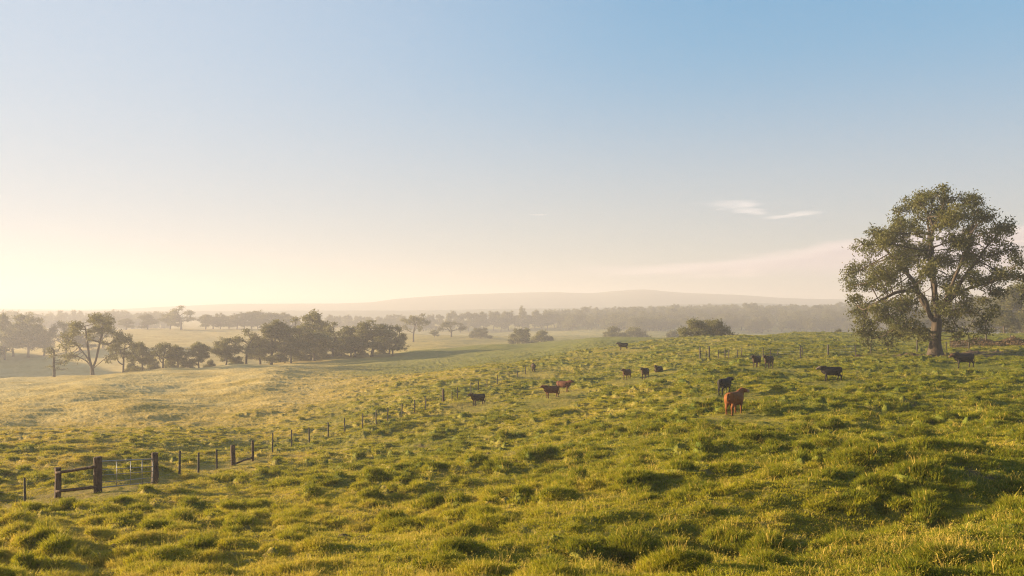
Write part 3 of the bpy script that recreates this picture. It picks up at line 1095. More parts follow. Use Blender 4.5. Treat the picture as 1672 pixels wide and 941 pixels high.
G_MID = 'trees along the near rise on the left'
MID = [
    ('fork', 151, 250, 514, 100, 'tall forked gum with an open umbrella crown, alone on the left rise', 0),
    ('sapling', 88, 246, 566, 36, 'thin bare sapling left of the forked umbrella gum', 0),
    ('umbrella', 201, 256, 546, 50, 'short lopsided gum just right of the forked umbrella gum', 1),
    ('round', 233, 262, 560, 34, 'small round tree at the left end of the low row on the rise', 0),
    ('umbrella', 266, 262, 560, 48, 'low broad tree with bare lower trunk in the row on the rise', 1),
    ('round', 290, 266, 565, 36, 'dark small tree close behind the low broad tree on the rise', 1),
    ('round', 325, 266, 560, 36, 'small round tree standing alone in a gap on the rise', 2),
    ('round', 369, 270, 553, 34, 'neat round tree right of the lone small one on the rise', 1),
    ('umbrella', 402, 272, 538, 58, 'taller broad tree starting the thick belt on the rise', 0),
    ('round', 443, 276, 525, 50, 'tall leafy tree with a straight trunk in the tree belt', 0),
    ('tall', 475, 278, 532, 34, 'slender upright tree between the leafy trees of the belt', 0),
    ('round', 508, 305, 510, 44, 'tallest tree rising behind the middle of the tree belt', 1),
    ('round', 513, 282, 541, 52, 'dense tree in front of the tallest tree of the belt', 2),
    ('umbrella', 543, 296, 527, 56, 'broad flat-topped tree right of the tallest in the belt', 0),
    ('tall', 573, 292, 533, 26, 'narrow tree with a pointed top inside the tree belt', 1),
    ('round', 580, 286, 548, 44, 'low yellowish tree at the foot of the tree belt', 1),
    ('round', 607, 288, 526, 66, 'wide dark domed tree near the right end of the belt', 3),
    ('umbrella', 636, 300, 530, 40, 'small flat-topped tree behind the domed one at the belt end', 1),
    ('umbrella', 641, 288, 546, 46, 'last low tree at the right end of the tree belt', 0),
    ('round', 490, 296, 548, 50, 'shaded tree filling the belt behind the slender one', 0),
    ('round', 556, 300, 552, 60, 'shaded low tree filling the belt below the flat-topped one', 2),
    ('round', 425, 292, 552, 44, 'shaded low tree between the first two tall trees of the belt', 2),
    ('vase', 675, 520, 513, 54, 'open fan-shaped gum alone on the rise beyond the belt', 0),
    ('umbrella', 737, 570, 525, 42, 'smaller spreading tree right of the fan-shaped gum', 1),
    ('bush', 785, 560, 536, 34, 'low domed bush alone on the crest right of the two gums', 1),
    ('round', 709, 580, 539, 14, 'tiny round tree between the fan-shaped gum and spreading tree', 1),
    ('bush', 1136, 222, 522, 60, 'left half of the dark twin clump behind the pasture crest', 0),
    ('bush', 1168, 226, 523, 62, 'right half of the dark twin clump behind the pasture crest', 1),
    ('bush', 1368, 260, 538, 20, 'small dark bush peeping over the crest left of the big gum', 0),
    ('round', 8, 470, 514, 34, 'tall hazy tree at the left edge of the photo', 0),
    ('round', 46, 480, 514, 54, 'largest dense tree of the hazy clump at far left', 1),
    ('round', 22, 490, 535, 50, 'shaded low tree in the hazy clump at the left edge', 2),
    ('round', 72, 485, 540, 40, 'low tree on the right side of the hazy left clump', 0),
    ('umbrella', 108, 480, 525, 46, 'hazy tree showing behind the left side of the umbrella gum', 1),
    ('round', 130, 490, 545, 44, 'low hazy tree hidden behind the umbrella gum trunk', 1),
    ('round', 168, 500, 512, 34, 'hazy tree crown rising above the umbrella gum', 2),
    ('umbrella', 296, 690, 500, 60, 'large hazy spreading tree on the misty far rise', 0),
    ('round', 278, 700, 511, 30, 'hazy tree against the left side of the large spreading one', 1),
    ('round', 241, 690, 514, 30, 'pale hazy tree left of the large spreading one on the far rise', 0),
    ('round', 206, 690, 521, 26, 'low pale tree at the left end of the misty far rise', 2),
    ('bush', 852, 430, 537, 40, 'hazy low bush, taller of the pair beyond the middle crest', 1),
    ('bush', 885, 440, 540, 38, 'hazy low bush, right of the pair beyond the middle crest', 0),
    ('bush', 1003, 470, 534, 46, 'hazy bushy tree, left of the pair beyond the crest', 0),
    ('bush', 1038, 480, 535, 44, 'hazy bushy tree, right of the pair beyond the crest', 1),
    ('bush', 1100, 480, 540, 26, 'small hazy bush just left of the dark twin clump', 1),
    ('round', 1640, 236, 504, 50, 'sunlit green tree right of the big gum behind the crest', 0),
    ('round', 1672, 240, 464, 78, 'tall dark tree at the right edge behind the crest', 2),
    ('bush', 1668, 232, 512, 40, 'low yellow-green bush at the right edge below the dark tree', 0),
]
for kind, px, d, top, w, lab, var in MID:
    if 350 < px < 650 and d < 310:
        w *= 1.22
    plant(kind, px, d, top, w, lab, None, var)
G = 'undergrowth of the tree belt'
for i, (px, w, top) in enumerate(((455, 30, 577), (492, 30, 575), (528, 34, 573), (552, 30, 575), (590, 30, 573), (622, 28, 571))):
    plant('bush', px, 300 + 6 * (i % 3), top, w, 'shaded low bush of the undergrowth filling the foot of the tree belt', G)
G = 'undergrowth of the low tree row'
for i, (px, w, top) in enumerate(((214, 24, 592), (249, 30, 590), (278, 28, 589), (306, 22, 592), (342, 24, 588), (386, 26, 584))):
    plant('bush', px, 268 + 5 * (i % 3), top, w, 'low scrubby bush between the trunks of the low tree row', G)
G = 'shadowed trees behind the big gum on the right'
for px, d, top, w in ((1560, 380, 496, 60), (1588, 390, 488, 60), (1612, 370, 484, 60), (1636, 380, 478, 60), (1480, 400, 500, 60), (1520, 410, 498, 60), (1660, 390, 472, 60), (1700, 380, 470, 60)):
    plant('round', px, d, top, w, 'shadowed dark tree of the wood behind the big gum', G)
G = 'small hazy trees in a row on the misty far rise'
for i, px in enumerate((336, 348, 360, 374, 387, 399, 411, 421, 434, 444, 455, 467, 478)):
    plant('round' if i % 3 else 'tall', px, 720 + 12 * (i % 4), (514, 517, 512, 516, 513, 511, 509, 508, 514, 511, 513, 511, 517)[i], 20 + (i * 7) % 11,
          'small hazy tree in the row along the misty far rise', G)
G = 'faint trees on the skyline at far left'
for i in range(24):
    plant(('round', 'round', 'bush')[i % 3], -20 + i * 12.5 + trs.uniform(-4, 4), 980 + trs.uniform(-40, 80), trs.uniform(507, 514), trs.uniform(16, 30),
          'faint hazy tree on the skyline at far left', G)
G = 'faint trees on the skyline behind the belt'
for i in range(17):
    plant(('round', 'bush')[i % 2], 540 + i * 11.0 + trs.uniform(-4, 4), 980 + trs.uniform(-40, 80), trs.uniform(513, 519), trs.uniform(16, 26),
          'faint hazy tree on the skyline behind the tree belt', G)
G = 'hazy round trees left of the far wood'
for i, (px, top) in enumerate(((737, 509), (752, 513), (765, 510), (778, 512), (790, 510), (806, 509), (818, 516), (830, 509), (841, 515), (853, 501), (863, 515), (873, 507), (884, 513), (894, 509), (905, 511))):
    plant('round', px, 900 + 15 * (i % 3), top, 18 + (i * 5) % 9, 'hazy round tree in the row leading to the far wood', G)


def gn_scatter(name, pts, rot, scl, idx, protos, extra=None):
    """one object: instances of small prototypes on given points"""
    me = bpy.data.meshes.new(name)
    me.vertices.add(len(pts))
    me.vertices.foreach_set('co', np.asarray(pts, np.float32).ravel())
    for nm, arr in (('rot', rot), ('scl', scl)):
        a = me.attributes.new(nm, 'FLOAT_VECTOR', 'POINT')
        a.data.foreach_set('vector', np.asarray(arr, np.float32).ravel())
    a = me.attributes.new('idx', 'INT', 'POINT')
    a.data.foreach_set('value', np.asarray(idx, np.int32))
    for k, v in (extra or {}).items():
        fattr(me, k, v)
    col = bpy.data.collections.new(name + ' pieces')
    for i, pm in enumerate(protos):
        col.objects.link(bpy.data.objects.new('%s_piece.%03d' % (name, i), pm))
    o = link(name, me)
    ng = bpy.data.node_groups.new(name, 'GeometryNodeTree')
    ng.interface.new_socket('Geometry', in_out='INPUT', socket_type='NodeSocketGeometry')
    ng.interface.new_socket('Geometry', in_out='OUTPUT', socket_type='NodeSocketGeometry')
    gi, go = ng.nodes.new('NodeGroupInput'), ng.nodes.new('NodeGroupOutput')
    ci = ng.nodes.new('GeometryNodeCollectionInfo')
    ci.inputs['Collection'].default_value = col
    ci.inputs['Separate Children'].default_value = True
    ci.inputs['Reset Children'].default_value = True
    ip = ng.nodes.new('GeometryNodeInstanceOnPoints')
    ip.inputs['Pick Instance'].default_value = True
    ng.links.new(gi.outputs[0], ip.inputs['Points'])
    ng.links.new(ci.outputs[0], ip.inputs['Instance'])
    for nm, dt, sock in (('idx', 'INT', 'Instance Index'), ('rot', 'FLOAT_VECTOR', 'Rotation'), ('scl', 'FLOAT_VECTOR', 'Scale')):
        na = ng.nodes.new('GeometryNodeInputNamedAttribute')
        na.data_type = dt
        na.inputs['Name'].default_value = nm
        ng.links.new(na.outputs[0], ip.inputs[sock])
    ng.links.new(ip.outputs[0], go.inputs[0])
    md = o.modifiers.new('scatter', 'NODES')
    md.node_group = ng
    return o


def joined(a, b, name):
    """trunk and crown of one distant tree as a single mesh with two materials"""
    va, vb = np.zeros(len(a.vertices) * 3, np.float32), np.zeros(len(b.vertices) * 3, np.float32)
    a.vertices.foreach_get('co', va)
    b.vertices.foreach_get('co', vb)
    la, lb = np.zeros(len(a.loops), np.int32), np.zeros(len(b.loops), np.int32)
    a.loops.foreach_get('vertex_index', la)
    b.loops.foreach_get('vertex_index', lb)
    ca, cb = np.zeros(len(a.polygons), np.int32), np.zeros(len(b.polygons), np.int32)
    a.polygons.foreach_get('loop_total', ca)
    b.polygons.foreach_get('loop_total', cb)
    me = np_mesh(name, np.concatenate([va, vb]).reshape(-1, 3), np.concatenate([la, lb + len(a.vertices)]), np.concatenate([ca, cb]), False)
    me.materials.append(a.materials[0])
    me.materials.append(b.materials[0])
    me.polygons.foreach_set('material_index', np.concatenate([np.zeros(len(ca), np.int32), np.ones(len(cb), np.int32)]))
    return me


def build_wood():
    rs = np.random.RandomState(12)
    protos = [joined(t[0], t[1], 'wood tree') for t in PROTO['round'] + PROTO['tall'][:1] + PROTO['umbrella'][:1]]
    P, S, Rt, I = [], [], [], []
    for i in range(2200):
        px, d = rs.uniform(890, 2250), rs.uniform(770, 1250)
        edge = 770 + 160 * max(0.0, (1010 - px) / 120.0)
        if d < edge + 25 * math.sin(px / 17.0):
            continue
        x, y = (px - CX) / F * d, d
        z = gz(x, y)
        h = rs.uniform(8.5, 14.0) * (1.25 if rs.rand() < 0.08 else 1)
        P.append((x, y, z - 0.2))
        s = h / 12.0
        w = s * rs.uniform(1.0, 1.4)
        S.append((w, w, s))
        Rt.append((0, 0, rs.uniform(0, 6.28)))
        I.append(rs.randint(len(protos)))
    o = gn_scatter('wood', P, Rt, S, I, protos)
    tag(o, 'broad hazy wood covering the far hillside below the blue hills', 'wood', None, 'stuff')


build_wood()


def build_bracken():
    """bank of dead brown bracken to the right of the gum"""
    rs = np.random.RandomState(3)
    x0, y0 = sight(1640, 566, 60)
    C = []
    for i in range(26000):
        px = rs.uniform(1552, 1760)
        f = min(1, (px - 1552) / 70.0)
        dd = y0 + rs.normal() * 2.2
        x = (px - CX) / F * dd
        hm = 0.30 + 0.75 * f * (0.65 + 0.35 * math.sin(px / 9.0)) * math.exp(-((dd - y0) / 2.6) ** 2)
        C.append((x, dd, rs.rand() ** 0.6 * hm * (0.8 + 0.4 * rs.rand())))
    C = np.array(C)
    C[:, 2] += height(C[:, 0], C[:, 1])
    c0 = np.array([x0, y0, gz(x0, y0)])
    me = leaf_mesh('bracken', C - c0, 0.34, rs, -0.5, 0.4)
    o = link('bracken_bank', me, None, M_BRACKEN)
    o.location = c0
    tag(o, 'bank of dry reddish brown bracken right of the big gum', 'bracken')


build_bracken()


# ------------------------------------------------------------------ fences and gate
def post_mesh(h, w, square, seed, lean=0.0):
    """timber post: slightly irregular, chamfered top"""
    rs = random.Random(seed)
    g = Geo()
    zs = [-0.35, 0.0, h * 0.35, h * 0.7, h - 0.03, h]
    n = 8
    V = []
    for i, z in enumerate(zs):
        k = 1.0 + rs.uniform(-0.04, 0.04) - 0.06 * z / h
        if i == len(zs) - 1:
            k *= 0.82
        ox, oy = rs.uniform(-1, 1) * w * 0.04 + lean * z, rs.uniform(-1, 1) * w * 0.04
        for j in range(n):
            a = 2 * math.pi * (j + 0.5) / n
            c, s = math.cos(a), math.sin(a)
            if square:
                m = max(abs(c), abs(s))
                c, s = c / m * 0.94, s / m * 0.94
            V.append((ox + c * w / 2 * k, oy + s * w / 2 * k, z + (rs.uniform(-0.015, 0.015) if i == len(zs) - 1 else 0)))
    fs = [(i * n + j, i * n + (j + 1) % n, (i + 1) * n + (j + 1) % n, (i + 1) * n + j) for i in range(len(zs) - 1) for j in range(n)]
    fs.append(tuple(range(n))[::-1])
    fs.append(tuple((len(zs) - 1) * n + j for j in range(n)))
    g.add(V, fs)
    me = g.mesh('post', False)
    return me


def place_post(parent, org, x, y, h, w, square, seed, mat, label=None):
    me = post_mesh(h, w, square, seed, random.Random(seed + 5).uniform(-0.03, 0.03))
    o = link('post', me, parent, mat)
    o.location = (x - org[0], y - org[1], gz(x, y) - org[2])
    o.rotation_euler = (0, 0, random.Random(seed).uniform(0, 1.5))
    if label:
        o['label'] = label
    return Vector((x, y, gz(x, y)))


def wires(parent, org, pts, hs, rad=0.004):
    for hw in hs:
        g = Geo()
        P = [Vector((p.x - org[0], p.y - org[1], p.z - org[2] + hw)) for p in pts]
        for a, b in zip(P[:-1], P[1:]):
            g.tube([a, (a + b) / 2 - Vector((0, 0, 0.015)), b], rad, 4, cap=False)
        link('wire', g.mesh('wire'), parent, M_METAL)


def gate_fence():
    # ---- timber rail panel left of the gate
    p1, p2, p3 = sight(94, 805, 20), sight(160, 800, 20), sight(253, 783, 20)
    org = (p1[0], p1[1], gz(*p1))
    root = empty('timber_rail_panel', org)
    tag(root, 'dark timber panel of two posts and two rails left of the gate', 'fence panel')
    a = place_post(root, org, p1[0], p1[1], (806 - 756) / F * p1[1], 0.27, True, 1, M_POST)
    b = place_post(root, org, p2[0], p2[1], (800 - 741) / F * p2[1], 0.34, True, 2, M_POST)
    for h1, h2, sag in ((1.07, 1.12, 0.008), (0.30, 0.28, 0.012)):
        g = Geo()
        q1, q2 = a + Vector((0, -0.10, h1)), b + Vector((0, -0.12, h2))
        P = [q1.lerp(q2, t) + Vector((0, 0, -sag * 4 * t * (1 - t))) - Vector(org) for t in np.linspace(-0.02, 1.02, 8)]
        g.tube(P, [(0.05, 0.065)] * 8, 8)
        link('rail', g.mesh('rail'), root, M_POST)
    # ---- gate post on the right
    gp = empty('gate_post', (p3[0], p3[1], gz(*p3)))
    tag(gp, 'thick dark timber post at the right end of the steel gate', 'post')
    gp_h = (783 - 728) / F * p3[1]
    o = link('post_body', post_mesh(gp_h, 0.32, True, 4), gp, M_POST)
    lt = Geo()
    lt.tube([(-0.19, -0.02, 0.95), (-0.13, -0.02, 0.95)], 0.02, 8)
    link('latch', lt.mesh('latch'), gp, M_METAL)
    # ---- steel gate
    zb, zc = gz(*p2), gz(*p3)
    A = Vector((p2[0], p2[1], zb)) + (Vector((p3[0], p3[1], zc)) - Vector((p2[0], p2[1], zb))).normalized() * 0.24
    B = Vector((p3[0], p3[1], zc)) + (Vector((p2[0], p2[1], zb)) - Vector((p3[0], p3[1], zc))).normalized() * 0.22
    gr = empty('steel_gate', A)
    tag(gr, 'closed galvanised tube gate hung between two dark timber posts', 'gate')
    L = B - A
    X = L.normalized()
    Ln = L.length
    lo, hi = 0.20, 1.30

    def P(s, z):
        q = X * s
        return Vector((q.x, q.y, q.z + z))
    g = Geo()
    rc = 0.16
    path = [P(0, lo), P(0, (lo + hi) / 2), P(0, hi - rc)]
    path += [P(rc - rc * math.cos(t), hi - rc + rc * math.sin(t)) for t in np.linspace(0.3, math.pi / 2, 5)]
    path += [P(Ln * 0.5, hi), P(Ln - rc, hi)]
    path += [P(Ln - rc + rc * math.sin(t), hi - rc + rc * math.cos(t)) for t in np.linspace(0.3, math.pi / 2, 5)]
    path += [P(Ln, (lo + hi) / 2), P(Ln, lo)]
    g.tube([tuple(p) for p in path], 0.032, 8)
    g.tube([tuple(P(0, lo)), tuple(P(Ln, lo))], 0.025, 8)
    link('frame', g.mesh('frame'), gr, M_METAL)
    for f in (0.28, 0.54, 0.77):
        g = Geo()
        g.tube([tuple(P(Ln * f, lo)), tuple(P(Ln * f, hi))], 0.017, 8)
        link('upright', g.mesh('upright'), gr, M_METAL)
    for z in (0.42, 0.72, 0.95):
        g = Geo()
        g.tube([tuple(P(0, z)), tuple(P(Ln, z))], 0.018, 6)
        link('bar', g.mesh('bar'), gr, M_METAL)
    for z in (0.35, 1.0):
        g = Geo()
        g.tube([tuple(P(-0.10, z)), tuple(P(0.03, z))], 0.022, 6)
        link('hinge', g.mesh('hinge'), gr, M_METAL)
    # ---- wire fence left of the panel
    lf = sight(41, 820, 20)
    l2 = sight(-60, 838, 20)
    orgl = (lf[0], lf[1], gz(*lf))
    wl = empty('wire_fence', orgl)
    tag(wl, 'short wire fence with one thin post left of the timber panel', 'fence')
    q = [place_post(wl, orgl, l2[0], l2[1], 1.2, 0.09, False, 33, M_STEEL_POST), place_post(wl, orgl, lf[0], lf[1], (820 - 769) / F * lf[1], 0.09, False, 34, M_STEEL_POST)]
    wires(wl, orgl, q + [a], (0.35, 0.65, 0.95))
    # ---- long wire fence right of the gate, climbing away
    posts = [(293, 778, 739, 0), (324, 768, 732, 0), (354, 761, 728, 0)]
    after = [(445, 739, 708, 0), (476, 730, 702, 0), (505, 723, 698, 0), (536, 716, 690, 0), (563, 708, 683, 0), (592, 700, 675, 0), (614, 694, 670, 0),
             (633, 689, 666, 0), (656, 682, 659, 0), (677, 675, 653, 0), (695, 669, 649, 0), (724, 656, 636, 1), (738, 653, 641, 0), (747, 650, 633, 0),
             (769, 641, 625, 0), (781, 637, 622, 0), (795, 632, 619, 0), (812, 626, 613, 0), (831, 620, 607, 0), (845, 616, 605, 0), (858, 611, 599, 0)]
    orgf = (*sight(324, 768, 20), 0)
    orgf = (orgf[0], orgf[1], gz(orgf[0], orgf[1]))
    wf = empty('wire_fence', orgf)
    tag(wf, 'long post and wire fence climbing from the gate across the slope', 'fence')
    hb = empty('timber_brace', (*sight(381, 754, 20), 0))
    hb.location.z = gz(hb.location.x, hb.location.y)
    tag(hb, 'dark timber brace of two posts and low rail in the wire fence', 'fence panel')
    pts = [Vector((p3[0], p3[1], zc))]
    for i, (px, rb, rt, big) in enumerate(posts):
        x, y = sight(px, rb, 20)
        pts.append(place_post(wf, orgf, x, y, (rb - rt) / F * y, 0.12, False, 100 + i, M_STEEL_POST))
    ho = tuple(hb.location)
    x1, y1 = ho[0], ho[1]
    x2, y2 = sight(413, 749, 20)
    b1 = place_post(hb, ho, x1, y1, 34 / F * y1, 0.30, True, 61, M_POST)
    b2 = place_post(hb, ho, x2, y2, 33 / F * y2, 0.17, True, 62, M_POST)
    g = Geo()
    g.tube([tuple(b1 + Vector((0.1, -0.05, 0.12)) - Vector(ho)), tuple((b1 + b2) / 2 + Vector((0, -0.05, 0.17)) - Vector(ho)), tuple(b2 + Vector((0, -0.05, 0.20)) - Vector(ho))], 0.06, 7)
    link('rail', g.mesh('rail'), hb, M_POST)
    pts += [b1, b2]
    for i, (px, rb, rt, big) in enumerate(after):
        x, y = sight_full(px, rb, 20, 190)
        pts.append(place_post(wf, orgf, x, y, max(0.8, (rb - rt) / F * y), 0.24 if big else 0.11, bool(big), 130 + i, M_POST if big else M_STEEL_POST, 'thick dark strainer post' if big else None))
    wires(wf, orgf, pts, (0.3, 0.6, 0.9))
    # ---- upper fence behind the cattle
    up = [(1143, 586, 567), (1153, 587, 573), (1158, 585, 566), (1173, 585, 572), (1184, 584, 569), (1190, 585, 572), (1204, 583, 571), (1211, 583, 568),
          (1246, 583, 568), (1258, 582, 572), (1270, 582, 573), (1307, 583, 565), (1310, 581, 567), (1352, 580, 563), (1397, 579, 564), (1422, 577, 562),
          (1450, 576, 561), (1497, 575, 555), (1545, 572, 558), (1582, 570, 553), (1610, 563, 547), (1650, 560, 548), (1700, 558, 546)]
    x0, y0 = sight(1307, 583, 40)
    orgu = (x0, y0, gz(x0, y0))
    wu = empty('wire_fence', orgu)
    tag(wu, 'wire fence with dark posts crossing behind the cattle to the big gum', 'fence')
    pts = []
    for i, (px, rb, rt) in enumerate(up):
        x, y = sight_full(px, rb, 40, 220)
        pts.append(place_post(wu, orgu, x, y, (rb - rt) / F * y, 0.19 if rb - rt > 15 else 0.12, False, 300 + i, M_STEEL_POST))
    wires(wu, orgu, pts, (0.35, 0.65, 0.95))


gate_fence()


# ------------------------------------------------------------------ cattle
def cow_mesh(seed, head_yaw=0.0, head_pitch=0.0, neck_up=0.35, neck_yaw=0.0, stride=0.0, lying=False, graze=False, coat=(0.03, 0.02, 0.016),
             face=None, muzzle=(0.10, 0.075, 0.06), horns=False, belly=None):
    """one continuous animal, facing +X, 1.38 m at the withers"""
    g = Geo()
    dz = -0.62 if lying else 0.0
    #  trunk: rump to brisket, (x, centre z, half width, half height)
    sec = [(-0.99, 1.16, 0.08, 0.12), (-0.94, 1.13, 0.20, 0.24), (-0.80, 1.08, 0.295, 0.325), (-0.58, 1.03, 0.315, 0.355), (-0.30, 0.975, 0.375, 0.405), (0.0, 0.955, 0.395, 0.415),
           (0.28, 0.97, 0.36, 0.41), (0.50, 1.00, 0.295, 0.39), (0.68, 1.03, 0.225, 0.33), (0.80, 1.04, 0.14, 0.21), (0.86, 1.05, 0.06, 0.1)]
    g.tube([(a, 0, b + dz) for a, b, _, _ in sec], [(c, d) for _, _, c, d in sec], 18)
    # neck and head
    n0 = np.array([0.62, 0, 1.18 + dz])
    cy, sy = math.cos(neck_yaw), math.sin(neck_yaw)
    if graze:
        ndir = np.array([0.62 * cy, 0.62 * sy, -0.72])
        nl = 0.85
    else:
        ndir = np.array([cy * math.cos(neck_up), sy * math.cos(neck_up), math.sin(neck_up)])
        nl = 0.46
    n1 = n0 + ndir * nl
    g.tube([n0 - ndir * 0.12, n0 + ndir * nl * 0.3, n0 + ndir * nl * 0.65, n1], [(0.22, 0.31), (0.185, 0.27), (0.15, 0.215), (0.12, 0.165)], 14)
    hp = -1.25 if graze else -0.32 + head_pitch
    ya = neck_yaw + head_yaw
    hd = np.array([math.cos(ya) * math.cos(hp), math.sin(ya) * math.cos(hp), math.sin(hp)])
    side = np.array([-math.sin(ya), math.cos(ya), 0])
    upv = np.cross(hd, side)
    q = n1 - hd * 0.10 + upv * 0.02
    g.tube([q - hd * 0.06, q + hd * 0.02, q + hd * 0.14, q + hd * 0.26, q + hd * 0.36, q + hd * 0.435, q + hd * 0.47],
           [(0.07, 0.08), (0.13, 0.14), (0.135, 0.15), (0.108, 0.125), (0.092, 0.098), (0.092, 0.086), (0.06, 0.055)], 14)
    for s in (-1, 1):
        e = q + hd * 0.02 + side * s * 0.10 + upv * 0.05
        tip = e + side * s * 0.27 + upv * 0.0 - hd * 0.03
        g.tube([e - side * s * 0.04, e + side * s * 0.07, e + side * s * 0.15, tip], [(0.035, 0.028), (0.085, 0.034), (0.080, 0.032), (0.03, 0.022)], 10)
        if horns:
            hb = q - hd * 0.02 + side * s * 0.07 + upv * 0.10
            g.tube([hb, hb + side * s * 0.08 + upv * 0.03, hb + side * s * 0.13 + upv * 0.09], [0.032, 0.028, 0.02], 8)
    # legs
    for s in (-1, 1):
        st = stride * s
        if lying:
            g.tube([(0.45, s * 0.22, 0.32), (0.68, s * 0.26, 0.13), (0.50, s * 0.24, 0.07), (0.35, s * 0.22, 0.05)], [0.13, 0.09, 0.06, 0.055], 10)
            g.tube([(-0.62, s * 0.20, 0.38), (-0.40, s * 0.40, 0.20), (-0.62, s * 0.44, 0.07), (-0.30, s * 0.44, 0.05)], [0.20, 0.13, 0.07, 0.05], 10)
            continue
        # foreleg: elbow, knee (wrist), fetlock, hoof
        g.tube([(0.46, s * 0.17, 0.98), (0.47 + 0.3 * st, s * 0.17, 0.72), (0.46 + 0.8 * st, s * 0.16, 0.47), (0.45 + 0.95 * st, s * 0.155, 0.24), (0.46 + 1.05 * st, s * 0.155, 0.10), (0.49 + 1.1 * st, s * 0.155, 0.0)],
               [(0.12, 0.15), (0.085, 0.10), (0.062, 0.068), (0.047, 0.05), (0.052, 0.055), (0.066, 0.07)], 10)
        # hind leg: hip, stifle, hock (points back), fetlock, hoof
        sb = -st
        g.tube([(-0.66, s * 0.17, 1.05), (-0.60 + 0.2 * sb, s * 0.19, 0.80), (-0.70 + 0.5 * sb, s * 0.175, 0.60), (-0.83 + 0.7 * sb, s * 0.16, 0.47), (-0.79 + 0.9 * sb, s * 0.155, 0.26), (-0.77 + 1.0 * sb, s * 0.155, 0.10), (-0.73 + 1.05 * sb, s * 0.155, 0.0)],
               [(0.16, 0.25), (0.135, 0.21), (0.095, 0.12), (0.066, 0.078), (0.048, 0.052), (0.053, 0.056), (0.066, 0.07)], 10)
    # dewlap / udder region
    if not lying:
        g.tube([(-0.52, 0, 0.72), (-0.42, 0, 0.60), (-0.30, 0, 0.66)], [0.08, 0.12, 0.07], 10)
        g.tube([(0.55, 0, 0.72), (0.74, 0, 0.78), (0.92, 0, 1.0)], [(0.06, 0.09), (0.06, 0.1), (0.05, 0.08)], 10)
    # tail
    tb = 0.0 if not lying else 0.35
    sw = random.Random(seed).uniform(-0.06, 0.06)
    g.tube([(-0.92, 0, 1.30 + dz), (-1.02, sw * 0.3, 1.25 + dz), (-1.06, sw * 0.7, 1.0 + dz * 0.9), (-1.05, sw, 0.75 + dz * 0.8), (-1.05, sw, max(0.1, 0.55 + dz * 0.7)), (-1.05, sw, max(0.06, 0.40 + dz * 0.6))],
           [0.045, 0.038, 0.03, 0.03, 0.05, 0.03], 8)
    me = g.mesh('cow raw')
    tmp = bpy.data.objects.new('tmp', me)
    COL.objects.link(tmp)
    rm = tmp.modifiers.new('r', 'REMESH')
    rm.mode = 'VOXEL'
    rm.voxel_size = 0.021
    sm = tmp.modifiers.new('s', 'SMOOTH')
    sm.iterations = 4
    sm.factor = 0.5
    dg = bpy.context.evaluated_depsgraph_get()
    out = bpy.data.meshes.new_from_object(tmp.evaluated_get(dg))
    bpy.data.objects.remove(tmp)
    bpy.data.meshes.remove(me)
    n = len(out.vertices)
    V = np.zeros(n * 3, np.float32)
    out.vertices.foreach_get('co', V)
    V = V.reshape(-1, 3).astype(float)
    c = np.tile(np.array(coat), (n, 1))
    if belly is not None:
        w = smooth(0.85, 0.55, V[:, 2])[:, None] * smooth(-0.9, -0.5, V[:, 0])[:, None] * smooth(0.3, 0.6, V[:, 2])[:, None]
        c = c * (1 - w) + np.array(belly) * w
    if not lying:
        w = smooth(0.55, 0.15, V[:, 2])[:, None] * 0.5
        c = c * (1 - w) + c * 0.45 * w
        w = smooth(0.07, 0.03, V[:, 2])[:, None]
        c = c * (1 - w) + np.array((0.02, 0.017, 0.015)) * w
    hr = (V - q) @ hd
    dr = np.linalg.norm(V - (q + np.outer(np.clip(hr, 0, 0.5), hd)), axis=1)
    onh = smooth(0.22, 0.15, dr)
    if face is not None:
        w = (onh * smooth(-0.02, 0.05, hr))[:, None]
        c = c * (1 - w) + np.array(face) * w
    w = (onh * smooth(0.33, 0.40, hr))[:, None]
    c = c * (1 - w) + np.array(muzzle) * w
    for s in (-1, 1):   # eyes
        ep = q + hd * 0.13 + side * s * 0.12 + upv * 0.045
        w = smooth(0.035, 0.02, np.linalg.norm(V - ep, axis=1))[:, None]
        c = c * (1 - w) + np.array((0.006, 0.005, 0.005)) * w
    a = out.attributes.new('coat', 'FLOAT_COLOR', 'POINT')
    a.data.foreach_set('color', np.concatenate([c, np.ones((n, 1))], 1).astype(np.float32).ravel())
    out.polygons.foreach_set('use_smooth', np.ones(len(out.polygons), bool))
    out.materials.clear()
    out.materials.append(M_COAT)
    return out


